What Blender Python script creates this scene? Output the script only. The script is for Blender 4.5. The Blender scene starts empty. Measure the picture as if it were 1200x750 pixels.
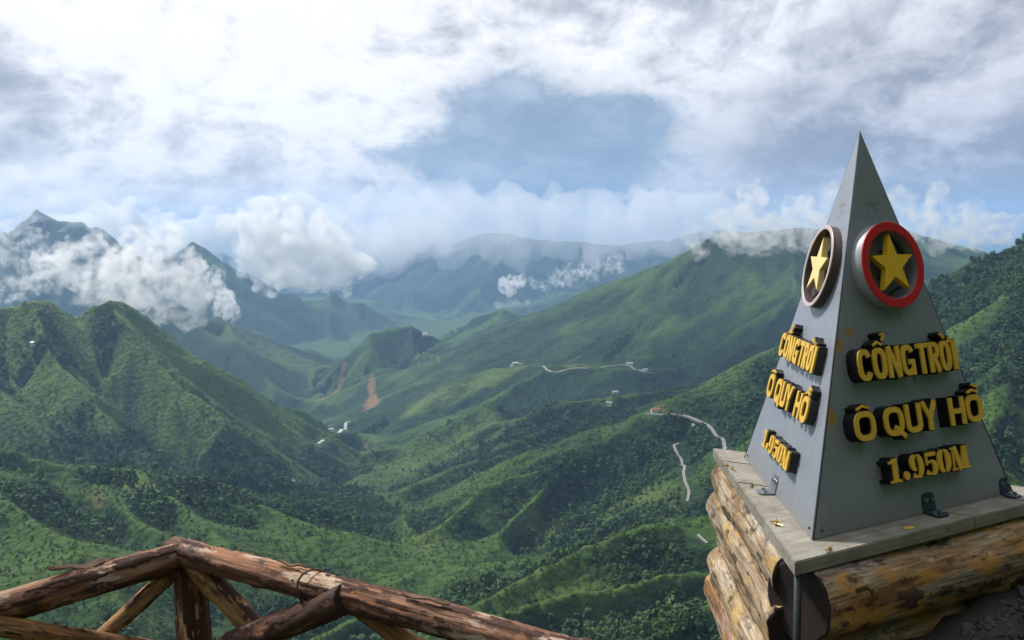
import bpy, bmesh, math, random
import numpy as np
from mathutils import Vector, Matrix, Euler

random.seed(7)
RNG = np.random.default_rng(11)
SC = bpy.context.scene
COL = SC.collection
R = math.radians

# ------------------------------------------------------------------ camera
EYE = Vector((0.0, 0.0, 1.75))
FPX, PITCH, ROLL = 998.6, -0.09815, -0.01905          # focal length in photo pixels (1200 wide)
cam_data = bpy.data.cameras.new('camera')
cam_data.sensor_width = 36.0
cam_data.lens = 36.0 * FPX / 1200.0
cam_data.clip_start = 0.05
cam_data.clip_end = 120000.0
cam = bpy.data.objects.new('camera', cam_data)
COL.objects.link(cam)
_fw = Vector((0, math.cos(PITCH), math.sin(PITCH)))
_u0 = Vector((0, -math.sin(PITCH), math.cos(PITCH)))
_r0 = Vector((1, 0, 0))
_rt = _r0 * math.cos(ROLL) + _u0 * math.sin(ROLL)
_up = _u0 * math.cos(ROLL) - _r0 * math.sin(ROLL)
cam.matrix_world = Matrix(((_rt.x, _up.x, -_fw.x, EYE.x), (_rt.y, _up.y, -_fw.y, EYE.y),
                           (_rt.z, _up.z, -_fw.z, EYE.z), (0, 0, 0, 1)))
SC.camera = cam


def ray(px, py):
    return _fw + _rt * ((px - 600) / FPX) + _up * ((375 - py) / FPX)


def at(px, py, Y):
    """the world point seen at a photo pixel, at depth Y metres in front of the viewer"""
    d = ray(px, py)
    return EYE + d * (Y / d.y)


# ------------------------------------------------------------------ render settings
SC.view_settings.view_transform = 'Standard'
SC.view_settings.look = 'None'
SC.view_settings.exposure = 0.20
SC.view_settings.gamma = 1.0
cy = SC.cycles
cy.max_bounces = 6
cy.diffuse_bounces = 2
cy.glossy_bounces = 2
cy.volume_bounces = 4
cy.transparent_max_bounces = 8
cy.volume_max_steps = 256
cy.use_denoising = True
cy.use_adaptive_sampling = True
cy.adaptive_threshold = 0.03
cy.adaptive_min_samples = 16

# ------------------------------------------------------------------ sun
SUN_EL, SUN_AZ = R(51), R(-48)       # azimuth measured from the view direction (+Y) towards +X
sun_dir = Vector((math.sin(SUN_AZ) * math.cos(SUN_EL), math.cos(SUN_AZ) * math.cos(SUN_EL), math.sin(SUN_EL)))
sun_data = bpy.data.lights.new('sun', 'SUN')
sun_data.energy = 4.6
sun_data.angle = R(6)
sun_data.color = (1.0, 0.95, 0.86)
sun = bpy.data.objects.new('sun', sun_data)
sun.rotation_euler = (-sun_dir).to_track_quat('-Z', 'Y').to_euler()
sun.location = (0, 0, 60)
COL.objects.link(sun)


# ------------------------------------------------------------------ node helper
class NB:
    def __init__(self, tree):
        self.t = tree
        self.n = tree.nodes
        self.l = tree.links

    def node(self, kind, **kw):
        nd = self.n.new(kind)
        for k, v in kw.items():
            setattr(nd, k, v)
        return nd

    def link(self, a, b):
        self.l.new(a, b)

    def put(self, sock, v):
        if v is None:
            return
        if hasattr(v, 'is_output'):
            self.l.new(v, sock)
        else:
            if isinstance(v, (tuple, list)) and sock.type == 'RGBA' and len(v) == 3:
                v = (*v, 1.0)
            sock.default_value = v

    def m(self, op, a, b=None, c=None, clamp=False):
        nd = self.node('ShaderNodeMath', operation=op, use_clamp=clamp)
        for i, v in enumerate((a, b, c)):
            self.put(nd.inputs[i], v)
        return nd.outputs[0]

    def v(self, op, a, b=None, scale=None):
        nd = self.node('ShaderNodeVectorMath', operation=op)
        self.put(nd.inputs[0], a)
        self.put(nd.inputs[1], b)
        if scale is not None:
            self.put(nd.inputs['Scale'], scale)
        return nd.outputs['Value'] if op in ('LENGTH', 'DISTANCE', 'DOT_PRODUCT') else nd.outputs[0]

    def xyz(self, x, y, z):
        nd = self.node('ShaderNodeCombineXYZ')
        for i, v in enumerate((x, y, z)):
            self.put(nd.inputs[i], v)
        return nd.outputs[0]

    def sep(self, v):
        nd = self.node('ShaderNodeSeparateXYZ')
        self.put(nd.inputs[0], v)
        return nd.outputs

    def noise(self, vec, scale, detail=4, rough=0.55, lac=2.0, dist=0.0, dims='3D', out='Fac'):
        nd = self.node('ShaderNodeTexNoise', noise_dimensions=dims)
        self.put(nd.inputs['Vector'], vec)
        self.put(nd.inputs['Scale'], scale)
        self.put(nd.inputs['Detail'], detail)
        self.put(nd.inputs['Roughness'], rough)
        self.put(nd.inputs['Lacunarity'], lac)
        self.put(nd.inputs['Distortion'], dist)
        return nd.outputs[out]

    def voro(self, vec, scale, feature='F1', out='Distance', rnd=1.0):
        nd = self.node('ShaderNodeTexVoronoi', feature=feature)
        self.put(nd.inputs['Vector'], vec)
        self.put(nd.inputs['Scale'], scale)
        self.put(nd.inputs['Randomness'], rnd)
        return nd.outputs[out]

    def ramp(self, fac, stops, interp='LINEAR'):
        nd = self.node('ShaderNodeValToRGB')
        cr = nd.color_ramp
        cr.interpolation = interp
        while len(cr.elements) < len(stops):
            cr.elements.new(0.5)
        for e, (p, c) in zip(cr.elements, stops):
            e.position = p
            e.color = (*c, 1.0) if len(c) == 3 else c
        self.put(nd.inputs[0], fac)
        return nd.outputs[0]

    def rng(self, v, a, b, c=0.0, d=1.0, smooth=False):
        nd = self.node('ShaderNodeMapRange', interpolation_type='SMOOTHSTEP' if smooth else 'LINEAR', clamp=True)
        for i, k in enumerate((v, a, b, c, d)):
            self.put(nd.inputs[i], k)
        return nd.outputs[0]

    def mix(self, f, a, b, blend='MIX'):
        nd = self.node('ShaderNodeMix', data_type='RGBA', blend_type=blend)
        self.put(nd.inputs[0], f)
        self.put(nd.inputs[6], a)
        self.put(nd.inputs[7], b)
        return nd.outputs[2]

    def gauss(self, x, y, cx, cy_, sx, sy, amp):
        a = self.m('MULTIPLY', self.m('SUBTRACT', x, cx), 1.0 / sx)
        b = self.m('MULTIPLY', self.m('SUBTRACT', y, cy_), 1.0 / sy)
        s = self.m('ADD', self.m('MULTIPLY', a, a), self.m('MULTIPLY', b, b))
        e = self.m('POWER', 2.718281828, self.m('MULTIPLY', s, -1.0))
        return self.m('MULTIPLY', e, amp)


# ------------------------------------------------------------------ sky
world = bpy.data.worlds.new('World')
SC.world = world
world.use_nodes = True
wt = world.node_tree
wt.nodes.clear()
W = NB(wt)


def build_sky():
    sky = W.node('ShaderNodeTexSky', sky_type='NISHITA')
    sky.sun_disc = False
    sky.sun_elevation = SUN_EL
    sky.sun_rotation = SUN_AZ
    sky.altitude = 1950
    tc = W.node('ShaderNodeTexCoord')
    x, y, z = W.sep(tc.outputs['Generated'])
    az = W.m('ARCTAN2', x, y)
    el = W.m('ARCSINE', z)
    # billow coordinates: direction on the sphere, heights stretched a little more near the horizon
    elw = W.m('MULTIPLY', W.m('POWER', W.m('MAXIMUM', W.m('ADD', el, 0.10), 0.004), 0.80), 1.55)
    P = W.xyz(x, y, elw)
    warp = W.noise(P, 3.5, 3, 0.5, out='Color')
    warp = W.v('SCALE', W.v('SUBTRACT', warp, (0.5, 0.5, 0.5)), scale=0.13)
    Pw = W.v('ADD', P, warp)
    tw = (sun_dir.x * 0.050, 0.0, 0.055)

    n1 = W.noise(Pw, 3.6, 8, 0.56)
    n2 = W.noise(W.v('ADD', Pw, tw), 3.6, 5, 0.56)
    rg = W.noise(Pw, 8.0, 8, 0.64)
    rg2 = W.noise(W.v('ADD', Pw, (tw[0] * 0.45, 0, tw[2] * 0.45)), 8.0, 4, 0.64)
    # thin streaks of stratus
    S = W.xyz(W.m('MULTIPLY', x, 2.2), W.m('MULTIPLY', y, 2.2), W.m('MULTIPLY', el, 15.0))
    st = W.noise(W.v('ADD', S, warp), 2.2, 5, 0.55)
    B = 0.60

    def px(a, b):
        return math.atan((a - 600) / FPX), math.atan((277 + (600 - a) * 0.019 - b) / FPX)

    masks = [  # photo place, size and how much brighter or duller the deck is there
        (200, 90, 280, 140, 0.32), (430, 110, 120, 120, 0.26), (60, 190, 120, 60, 0.14), (690, 75, 60, 40, 0.30),
        (640, 265, 140, 30, -0.10), (900, 262, 220, 26, -0.10),
        (450, 280, 120, 50, 0.16), (560, 240, 45, 22, 0.34), (850, 110, 60, 40, 0.12),
        (930, 180, 110, 70, -0.08), (920, 70, 110, 60, -0.16),
        (830, 225, 60, 28, 0.16), (400, 160, 90, 14, -0.16), (60, 150, 46, 22, -0.22),
        (10, 120, 50, 22, -0.18), (330, 40, 60, 30, -0.10),
    ]
    tot = None
    for (a, b, sx, sy, amp) in masks:
        ca, ce = px(a, b)
        g = W.gauss(az, el, ca, ce, sx / FPX, sy / FPX, amp)
        tot = g if tot is None else W.m('ADD', tot, g)
    # ragged edges for the masses
    light = W.m('ADD', W.m('MULTIPLY', W.m('SUBTRACT', n1, n2), 1.7), W.m('MULTIPLY', W.m('SUBTRACT', rg, rg2), 1.3))
    body = W.m('ADD', W.m('MULTIPLY', W.m('SUBTRACT', n1, 0.5), 0.75), W.m('MULTIPLY', W.m('SUBTRACT', st, 0.5), 0.22))
    body = W.m('ADD', body, W.m('MULTIPLY', W.m('SUBTRACT', rg, 0.5), 0.85))
    Bv = W.m('ADD', W.m('ADD', W.m('ADD', tot, B), light), body)
    grey = W.ramp(Bv, [(0.0, (0.25, 0.28, 0.34)), (0.28, (0.38, 0.41, 0.47)), (0.52, (0.58, 0.60, 0.66)),
                       (0.72, (0.79, 0.80, 0.85)), (0.88, (0.95, 0.95, 0.975)), (1.0, (1.0, 1.0, 1.0))])
    # the rift in the deck: a cumulus-edged gap with blue-grey cloud deep inside it
    rag = W.m('ADD', W.m('MULTIPLY', W.m('SUBTRACT', n1, 0.5), 1.5), W.m('MULTIPLY', W.m('SUBTRACT', rg, 0.5), 1.5))

    def rift(a, b, sx, sy, amp, lo, hi):
        ca, ce = px(a, b)
        q = W.m('ADD', W.gauss(az, el, ca, ce, sx / FPX, sy / FPX, amp), rag)
        return W.rng(q, lo, hi, 0, 1, True), q
    k1, q1 = rift(648, 172, 175, 100, 1.05, 0.34, 0.70)
    k2, q2 = rift(1075, 205, 250, 100, 1.0, 0.15, 0.80)
    k3, q3 = rift(1120, 60, 150, 70, 1.0, 0.25, 0.85)
    inner = W.ramp(W.m('ADD', W.m('MULTIPLY', W.m('SUBTRACT', n1, n2), 2.2), W.m('ADD', 0.45, W.m('MULTIPLY', W.m('SUBTRACT', rg, 0.5), 0.9))),
                   [(0.0, (0.16, 0.245, 0.36)), (0.5, (0.26, 0.365, 0.50)), (1.0, (0.58, 0.66, 0.77))])
    dusk = W.ramp(W.m('ADD', Bv, 0.05), [(0.0, (0.17, 0.195, 0.25)), (0.5, (0.31, 0.33, 0.40)), (1.0, (0.70, 0.70, 0.76))])
    col = W.mix(k2, grey, dusk)
    col = W.mix(k3, col, dusk)
    rim = W.rng(q1, 0.05, 0.35, 0, 1, True)
    col = W.mix(W.m('MULTIPLY', W.m('MULTIPLY', rim, W.m('SUBTRACT', 1.0, k2)), 0.40), col, (0.98, 0.98, 1.0))
    col = W.mix(W.m('MULTIPLY', k1, 0.94), col, inner)
    # openings where the sky itself shows
    op = W.rng(W.m('ADD', Bv, W.m('MULTIPLY', W.m('SUBTRACT', rg, 0.5), 0.4)), 0.0, 0.28, 0.18, 0.0, True)
    bg_sky = W.node('ShaderNodeBackground')
    W.put(bg_sky.inputs[0], sky.outputs[0])
    bg_sky.inputs[1].default_value = 0.10
    bg_cl = W.node('ShaderNodeBackground')
    W.put(bg_cl.inputs[0], col)
    bg_cl.inputs[1].default_value = 1.0
    mx = W.node('ShaderNodeMixShader')
    W.put(mx.inputs[0], op)
    W.link(bg_cl.outputs[0], mx.inputs[1])
    W.link(bg_sky.outputs[0], mx.inputs[2])
    out = W.node('ShaderNodeOutputWorld')
    W.link(mx.outputs[0], out.inputs[0])


build_sky()
world.cycles.sampling_method = 'MANUAL'
world.cycles.sample_map_resolution = 512


# ------------------------------------------------------------------ object helpers
def tag(o, label=None, cat=None, group=None, kind=None):
    if label:
        o['label'] = label
    if cat:
        o['category'] = cat
    if group:
        o['group'] = group
    if kind:
        o['kind'] = kind
    return o


def empty(name, loc=(0, 0, 0), rz=0.0):
    o = bpy.data.objects.new(name, None)
    o.empty_display_size = 0.2
    o.location = loc
    o.rotation_euler = (0, 0, rz)
    COL.objects.link(o)
    return o


def mesh_obj(name, verts, faces, mat, parent=None, smooth=False):
    me = bpy.data.meshes.new(name)
    me.from_pydata([tuple(v) for v in verts], [], faces)
    me.update()
    if mat:
        me.materials.append(mat)
    if smooth:
        me.shade_smooth()
    o = bpy.data.objects.new(name, me)
    COL.objects.link(o)
    o.parent = parent
    return o


def bm_obj(name, bm, mat, parent=None, smooth=False):
    me = bpy.data.meshes.new(name)
    bm.to_mesh(me)
    bm.free()
    if mat:
        me.materials.append(mat)
    if smooth:
        me.shade_smooth()
    o = bpy.data.objects.new(name, me)
    COL.objects.link(o)
    o.parent = parent
    return o


def material(name):
    m = bpy.data.materials.new(name)
    m.use_nodes = True
    nt = m.node_tree
    nt.nodes.clear()
    nb = NB(nt)
    bs = nb.node('ShaderNodeBsdfPrincipled')
    out = nb.node('ShaderNodeOutputMaterial')
    nb.link(bs.outputs[0], out.inputs[0])
    return m, nb, bs, out


def bump(nb, bs, h, strength=0.3, dist=0.01):
    b = nb.node('ShaderNodeBump')
    b.inputs['Strength'].default_value = strength
    b.inputs['Distance'].default_value = dist
    nb.put(b.inputs['Height'], h)
    nb.link(b.outputs[0], bs.inputs['Normal'])


def plain(name, col, rough=0.6, metal=0.0, var=0.15, scale=20, bmp=0.0, spec=0.5):
    m, nb, bs, out = material(name)
    tc = nb.node('ShaderNodeTexCoord').outputs['Object']
    n = nb.noise(tc, scale, 5, 0.6)
    c = nb.mix(n, tuple(max(0, k * (1 - var)) for k in col), tuple(min(1, k * (1 + var)) for k in col))
    nb.put(bs.inputs['Base Color'], c)
    bs.inputs['Roughness'].default_value = rough
    bs.inputs['Metallic'].default_value = metal
    bs.inputs['Specular IOR Level'].default_value = spec
    if bmp:
        bump(nb, bs, nb.noise(tc, scale * 4, 4, 0.6), bmp, 0.003)
    return m


# ------------------------------------------------------------------ terrain: numpy noise
def _hash(ix, iy, seed):
    h = (ix.astype(np.int64) * 374761393 + iy.astype(np.int64) * 668265263 + seed * 1442695041) & 0xFFFFFFFF
    h = ((h ^ (h >> 13)) * 1274126177) & 0xFFFFFFFF
    h = h ^ (h >> 16)
    return (h & 0xFFFFFF).astype(np.float32) / np.float32(0xFFFFFF)


def vnoise(x, y, seed=0):
    ix, iy = np.floor(x), np.floor(y)
    fx, fy = (x - ix).astype(np.float32), (y - iy).astype(np.float32)
    ix, iy = ix.astype(np.int64), iy.astype(np.int64)
    ux, uy = fx * fx * fx * (fx * (fx * 6 - 15) + 10), fy * fy * fy * (fy * (fy * 6 - 15) + 10)
    a, b = _hash(ix, iy, seed), _hash(ix + 1, iy, seed)
    c, d = _hash(ix, iy + 1, seed), _hash(ix + 1, iy + 1, seed)
    return (a + (b - a) * ux + (c - a) * uy + (a - b - c + d) * ux * uy) * 2 - 1


def fbm(x, y, scale, octs=4, seed=0, gain=0.5):
    s = np.zeros(x.shape, np.float32)
    amp, f, tot = 1.0, 1.0 / scale, 0.0
    for o in range(octs):
        s += amp * vnoise(x * f + 17.3 * o, y * f - 9.1 * o, seed + o)
        tot += amp
        amp *= gain
        f *= 2.03
    return s / tot


def ridges_raw():
    """crest lines: (photo place, depth) turned into world points; then slope near the crest, slope further down"""
    def line(pts):
        return np.array([tuple(at(a, b, d)) for a, b, d in pts])
    rs = []
    # near left mountain and the long spur that runs down to the river
    rs.append((line([(-260, 395, 1900), (-120, 372, 2050), (-10, 362, 2150), (22, 352, 2180), (58, 351, 2220), (92, 372, 2290), (112, 353, 2300), (140, 350, 2330), (180, 380, 2420), (235, 423, 2600),
                     (300, 464, 2850), (350, 482, 3050), (388, 499, 3250)]), 0.95, 0.62))
    rs.append((line([(130, 350, 2310), (165, 398, 2180), (205, 445, 2080), (258, 490, 1980), (300, 535, 1920)]), 0.80, 0.60))
    rs.append((line([(40, 351, 2200), (55, 400, 2060), (85, 450, 1940), (130, 500, 1840), (170, 528, 1780)]), 0.80, 0.60))
    rs.append((line([(-20, 360, 2150), (-30, 420, 1960), (10, 470, 1840), (50, 510, 1760)]), 0.75, 0.58))
    rs.append((line([(235, 423, 2600), (275, 470, 2420), (330, 510, 2350)]), 0.75, 0.58))
    # lower left spur in front of it
    rs.append((line([(-250, 500, 1150), (-100, 512, 1200), (0, 524, 1260), (70, 540, 1270), (150, 548, 1260), (230, 562, 1220), (310, 592, 1150), (380, 625, 1080),
                     (440, 655, 1040)]), 0.46, 0.36))
    rs.append((line([(150, 548, 1260), (200, 585, 1080), (260, 640, 950), (330, 690, 860)]), 0.42, 0.34))
    rs.append((line([(-60, 540, 1120), (0, 590, 960), (90, 650, 840), (150, 720, 760)]), 0.42, 0.34))
    rs.append((line([(250, 545, 1640), (300, 548, 1700), (335, 560, 1760)]), 0.5, 0.4))
    # green ridge behind the left mountain
    rs.append((line([(120, 350, 4600), (200, 362, 4700), (262, 378, 4800), (310, 402, 4900), (350, 425, 5000), (385, 442, 5100)]), 0.5, 0.38))
    rs.append((line([(262, 378, 4800), (290, 420, 4300), (330, 455, 4000), (370, 470, 3900)]), 0.5, 0.4))
    # high peaks under the clouds
    rs.append((line([(-250, 262, 7600), (-120, 235, 7400), (0, 262, 7200), (40, 245, 7200), (85, 250, 7200), (125, 272, 7200), (160, 300, 7100), (200, 345, 6600)]), 0.85, 0.6))
    rs.append((line([(160, 318, 8000), (205, 284, 7800), (235, 281, 7700), (262, 308, 7600), (300, 345, 7500), (340, 380, 7600), (375, 398, 7700), (410, 412, 7600)]), 0.85, 0.6))
    rs.append((line([(262, 308, 7600), (255, 345, 6900), (275, 378, 6400)]), 0.8, 0.55))
    # farther blue ridge left of the valley mouth
    rs.append((line([(280, 358, 8600), (345, 349, 8400), (390, 343, 8300), (425, 353, 8150), (455, 371, 8000), (487, 391, 7850)]), 0.55, 0.40))
    rs.append((line([(390, 343, 8300), (385, 380, 7400), (395, 400, 7000)]), 0.5, 0.38))
    rs.append((line([(385, 420, 6300), (420, 402, 6800), (440, 398, 7200)]), 0.4, 0.3))
    rs.append((line([(545, 372, 8800), (580, 362, 9000), (630, 350, 9200), (700, 338, 9300)]), 0.36, 0.26))
    # far range across the valley mouth
    rs.append((line([(200, 290, 15500), (330, 300, 14500), (420, 305, 13500), (480, 292, 13000), (540, 276, 12600), (600, 268, 12300), (660, 280, 12200),
                     (720, 288, 12000), (790, 272, 11800), (860, 268, 11800), (1050, 290, 12500), (1300, 300, 14000)]), 0.62, 0.42))
    rs.append((line([(600, 268, 12300), (585, 310, 11000), (555, 345, 9900), (530, 375, 8700)]), 0.5, 0.38))
    rs.append((line([(720, 288, 12000), (690, 325, 10200), (640, 352, 9200), (600, 372, 8400)]), 0.5, 0.38))
    rs.append((line([(480, 292, 13000), (478, 335, 11300), (470, 362, 10300)]), 0.5, 0.4))
    # cone hill with the landslides
    rs.append((line([(362, 466, 4200), (398, 422, 4400), (436, 389, 4550), (460, 384, 4600), (482, 381, 4620), (508, 393, 4640), (540, 412, 4650), (575, 428, 4650)]), 0.85, 0.72))
    rs.append((line([(482, 381, 4620), (482, 430, 4300), (502, 465, 4100)]), 0.8, 0.62))
    rs.append((line([(436, 389, 4550), (425, 444, 4200), (412, 480, 4050)]), 0.8, 0.62))
    # round hill to its right
    rs.append((line([(500, 402, 5900), (530, 384, 5800), (562, 369, 5700), (597, 360, 5600), (625, 370, 5500), (650, 384, 5400), (690, 392, 5200)]), 0.52, 0.4))
    # big right massif, its top in cloud
    rs.append((line([(640, 387, 5000), (700, 362, 4700), (760, 334, 4450), (800, 303, 4350), (832, 280, 4300), (880, 270, 4250), (930, 268, 4250), (1000, 262, 4350),
                     (1070, 270, 4500), (1150, 294, 4700), (1260, 310, 5000)]), 0.50, 0.36))
    rs.append((line([(832, 280, 4300), (800, 340, 3850), (740, 385, 3500), (690, 410, 3350)]), 0.46, 0.36))
    rs.append((line([(930, 268, 4250), (930, 340, 3500), (890, 395, 3000), (840, 425, 2850)]), 0.46, 0.36))
    rs.append((line([(1150, 294, 4700), (1120, 330, 3600), (1080, 370, 3000)]), 0.46, 0.36))
    # shelf with the road across the middle
    rs.append((line([(880, 425, 3000), (820, 432, 3000), (740, 433, 3050), (660, 428, 3150), (585, 430, 3250), (540, 443, 3200), (500, 463, 3150), (455, 483, 3100), (400, 512, 3150)]), 0.40, 0.36))
    rs.append((line([(640, 430, 3150), (600, 452, 2850), (540, 486, 2600), (470, 520, 2420), (415, 535, 2350), (372, 548, 2300)]), 0.42, 0.36))
    # wooded spurs on the right side of the valley
    rs.append((line([(960, 430, 2350), (900, 440, 2350), (820, 452, 2350), (740, 460, 2380), (652, 468, 2400), (605, 502, 2230), (554, 540, 2060), (494, 560, 1930), (440, 585, 1780), (395, 600, 1680)]), 0.48, 0.38))
    rs.append((line([(900, 485, 1800), (830, 486, 1790), (760, 489, 1760), (694, 500, 1660), (639, 548, 1500), (562, 575, 1400), (515, 616, 1260), (455, 655, 1130)]), 0.46, 0.36))
    rs.append((line([(920, 596, 900), (840, 606, 880), (758, 618, 850), (690, 640, 820), (639, 666, 790), (571, 702, 750), (500, 744, 700)]), 0.44, 0.36))
    rs.append((line([(900, 690, 560), (840, 705, 555), (780, 735, 540), (720, 790, 520)]), 0.44, 0.36))
    # near right mountain
    rs.append((line([(1400, 235, 1500), (1300, 255, 1500), (1200, 284, 1500), (1150, 301, 1520), (1095, 340, 1540), (1030, 385, 1540), (960, 420, 1520), (900, 446, 1500), (846, 508, 1440)]), 0.60, 0.44))
    rs.append((line([(1200, 284, 1500), (1190, 380, 1150), (1170, 470, 950), (1120, 560, 800)]), 0.56, 0.42))
    rs.append((line([(1095, 340, 1540), (1060, 430, 1250), (1000, 500, 1080)]), 0.55, 0.42))
    return rs


FLOOR_Y = np.array([-4000, 0, 700, 1130, 2000, 3600, 5000, 8500, 14000, 40000.])
FLOOR_Z = np.array([-300, -380, -395, -452, -590, -812, -860, -935, -960, -960.])
PLAT = [(-3.4, -4.0), (-3.0, 1.6), (-1.05, 3.0), (0.1, 2.1), (0.95, 2.3), (1.08, 3.7), (2.0, 4.1), (4.2, 3.9), (7.0, 1.0), (7.0, -4.0)]


def poly_sd(x, y, poly):
    """distance outside a polygon (0 inside)"""
    d = np.full(x.shape, 1e9)
    inside = np.zeros(x.shape, bool)
    n = len(poly)
    for i in range(n):
        ax, ay = poly[i]
        bx, by = poly[(i + 1) % n]
        ex, ey = bx - ax, by - ay
        t = np.clip(((x - ax) * ex + (y - ay) * ey) / (ex * ex + ey * ey), 0, 1)
        d = np.minimum(d, np.hypot(x - ax - t * ex, y - ay - t * ey))
        c = ((ay > y) != (by > y)) & (x < (bx - ax) * (y - ay) / (by - ay + 1e-12) + ax)
        inside ^= c
    return np.where(inside, 0, d)


def base_height(x, y, rs):
    r = np.hypot(x, y)
    # wander the coordinates a little so crests and spurs are not straight
    wx = x + fbm(x, y, 900, 3, 31) * 0.011 * np.minimum(r, 6000)
    wy = y + fbm(x, y, 900, 3, 47) * 0.011 * np.minimum(r, 6000)
    wx = np.where(r < 200, x, wx)
    wy = np.where(r < 200, y, wy)
    floor = np.interp(wy, FLOOR_Y, FLOOR_Z) + np.abs(wx) * 0.02 + fbm(x, y, 700, 3, 5) * 25 + np.clip((y - 5500) / 3000, 0, 1) * (1 - np.abs(fbm(x, y, 2600, 4, 9)) * 2) * 130
    K = 0.004 * np.clip(r, 500, 8000) + 3.0
    h = floor.copy()
    dom = np.full(x.shape, 400.0)
    for pts, s1, s2 in rs:
        best = np.full(x.shape, -1e9)
        bd = np.full(x.shape, 400.0)
        for i in range(len(pts) - 1):
            a, b = pts[i], pts[i + 1]
            e = b[:2] - a[:2]
            t = np.clip(((wx - a[0]) * e[0] + (wy - a[1]) * e[1]) / (e @ e), 0, 1)
            d = np.hypot(wx - a[0] - t * e[0], wy - a[1] - t * e[1])
            d = np.sqrt(d * d + 12.0 ** 2) - 12.0
            L = 260.0
            drop = s2 * d + (s1 - s2) * L * (1 - np.exp(-d / L))
            cand = a[2] + t * (b[2] - a[2]) - drop
            bd = np.where(cand > best, d, bd)
            best = np.maximum(best, cand)
        dom = np.where(best > h, bd, dom)
        dd = np.abs(h - best)
        h = np.maximum(h, best) + K * 0.5 * np.exp(-dd / K)
    # the hill we stand on
    sd = poly_sd(x, y, PLAT)
    bank = np.where(y > -6, 1.15, 0.3) * np.minimum(sd, 25) + np.where(y > 0, 0.74, 0.12) * np.maximum(sd - 25, 0)
    own = -bank - 0.02
    # the wooded mountainside behind the viewer
    beh = np.maximum(-y - 7 - 0.10 * np.abs(x), 0.80 * x - 0.60 * y - 8.5)  # right-hand part added out of view to darken the pyramid's right face
    back = np.minimum(np.maximum(beh, 0) * 0.95, 480)
    own = np.where(beh > 0, np.maximum(own, -1.0 + back), own)
    h = np.where((sd < 60) | (beh > 0), own, np.maximum(h, own))
    return h, dom


def erosion(x, y, gx, gy, scale):
    """gullies running down the slope: cellular waves across the gradient (vectorised)"""
    px_, py_ = x / scale, y / scale
    ix, iy = np.floor(px_), np.floor(py_)
    fx, fy = px_ - ix, py_ - iy
    ix, iy = ix.astype(np.int64), iy.astype(np.int64)
    va = np.zeros(x.shape, np.float32)
    dx = np.zeros(x.shape, np.float32)
    dy = np.zeros(x.shape, np.float32)
    wt_ = np.zeros(x.shape, np.float32)
    for i in (-1, 0, 1):
        for j in (-1, 0, 1):
            ox = _hash(ix + i, iy + j, 3) * 0.8 - 0.4
            oy = _hash(ix + i, iy + j, 8) * 0.8 - 0.4
            qx, qy = fx - i - 0.5 - ox, fy - j - 0.5 - oy
            w = np.exp(-(qx * qx + qy * qy) * 2.4).astype(np.float32)
            ph = (qx * gx + qy * gy) * 6.2832
            c, s = np.cos(ph), np.sin(ph)
            va += c * w
            dx -= s * w * gx
            dy -= s * w * gy
            wt_ += w
    return va / wt_, dx / wt_, dy / wt_


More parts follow.
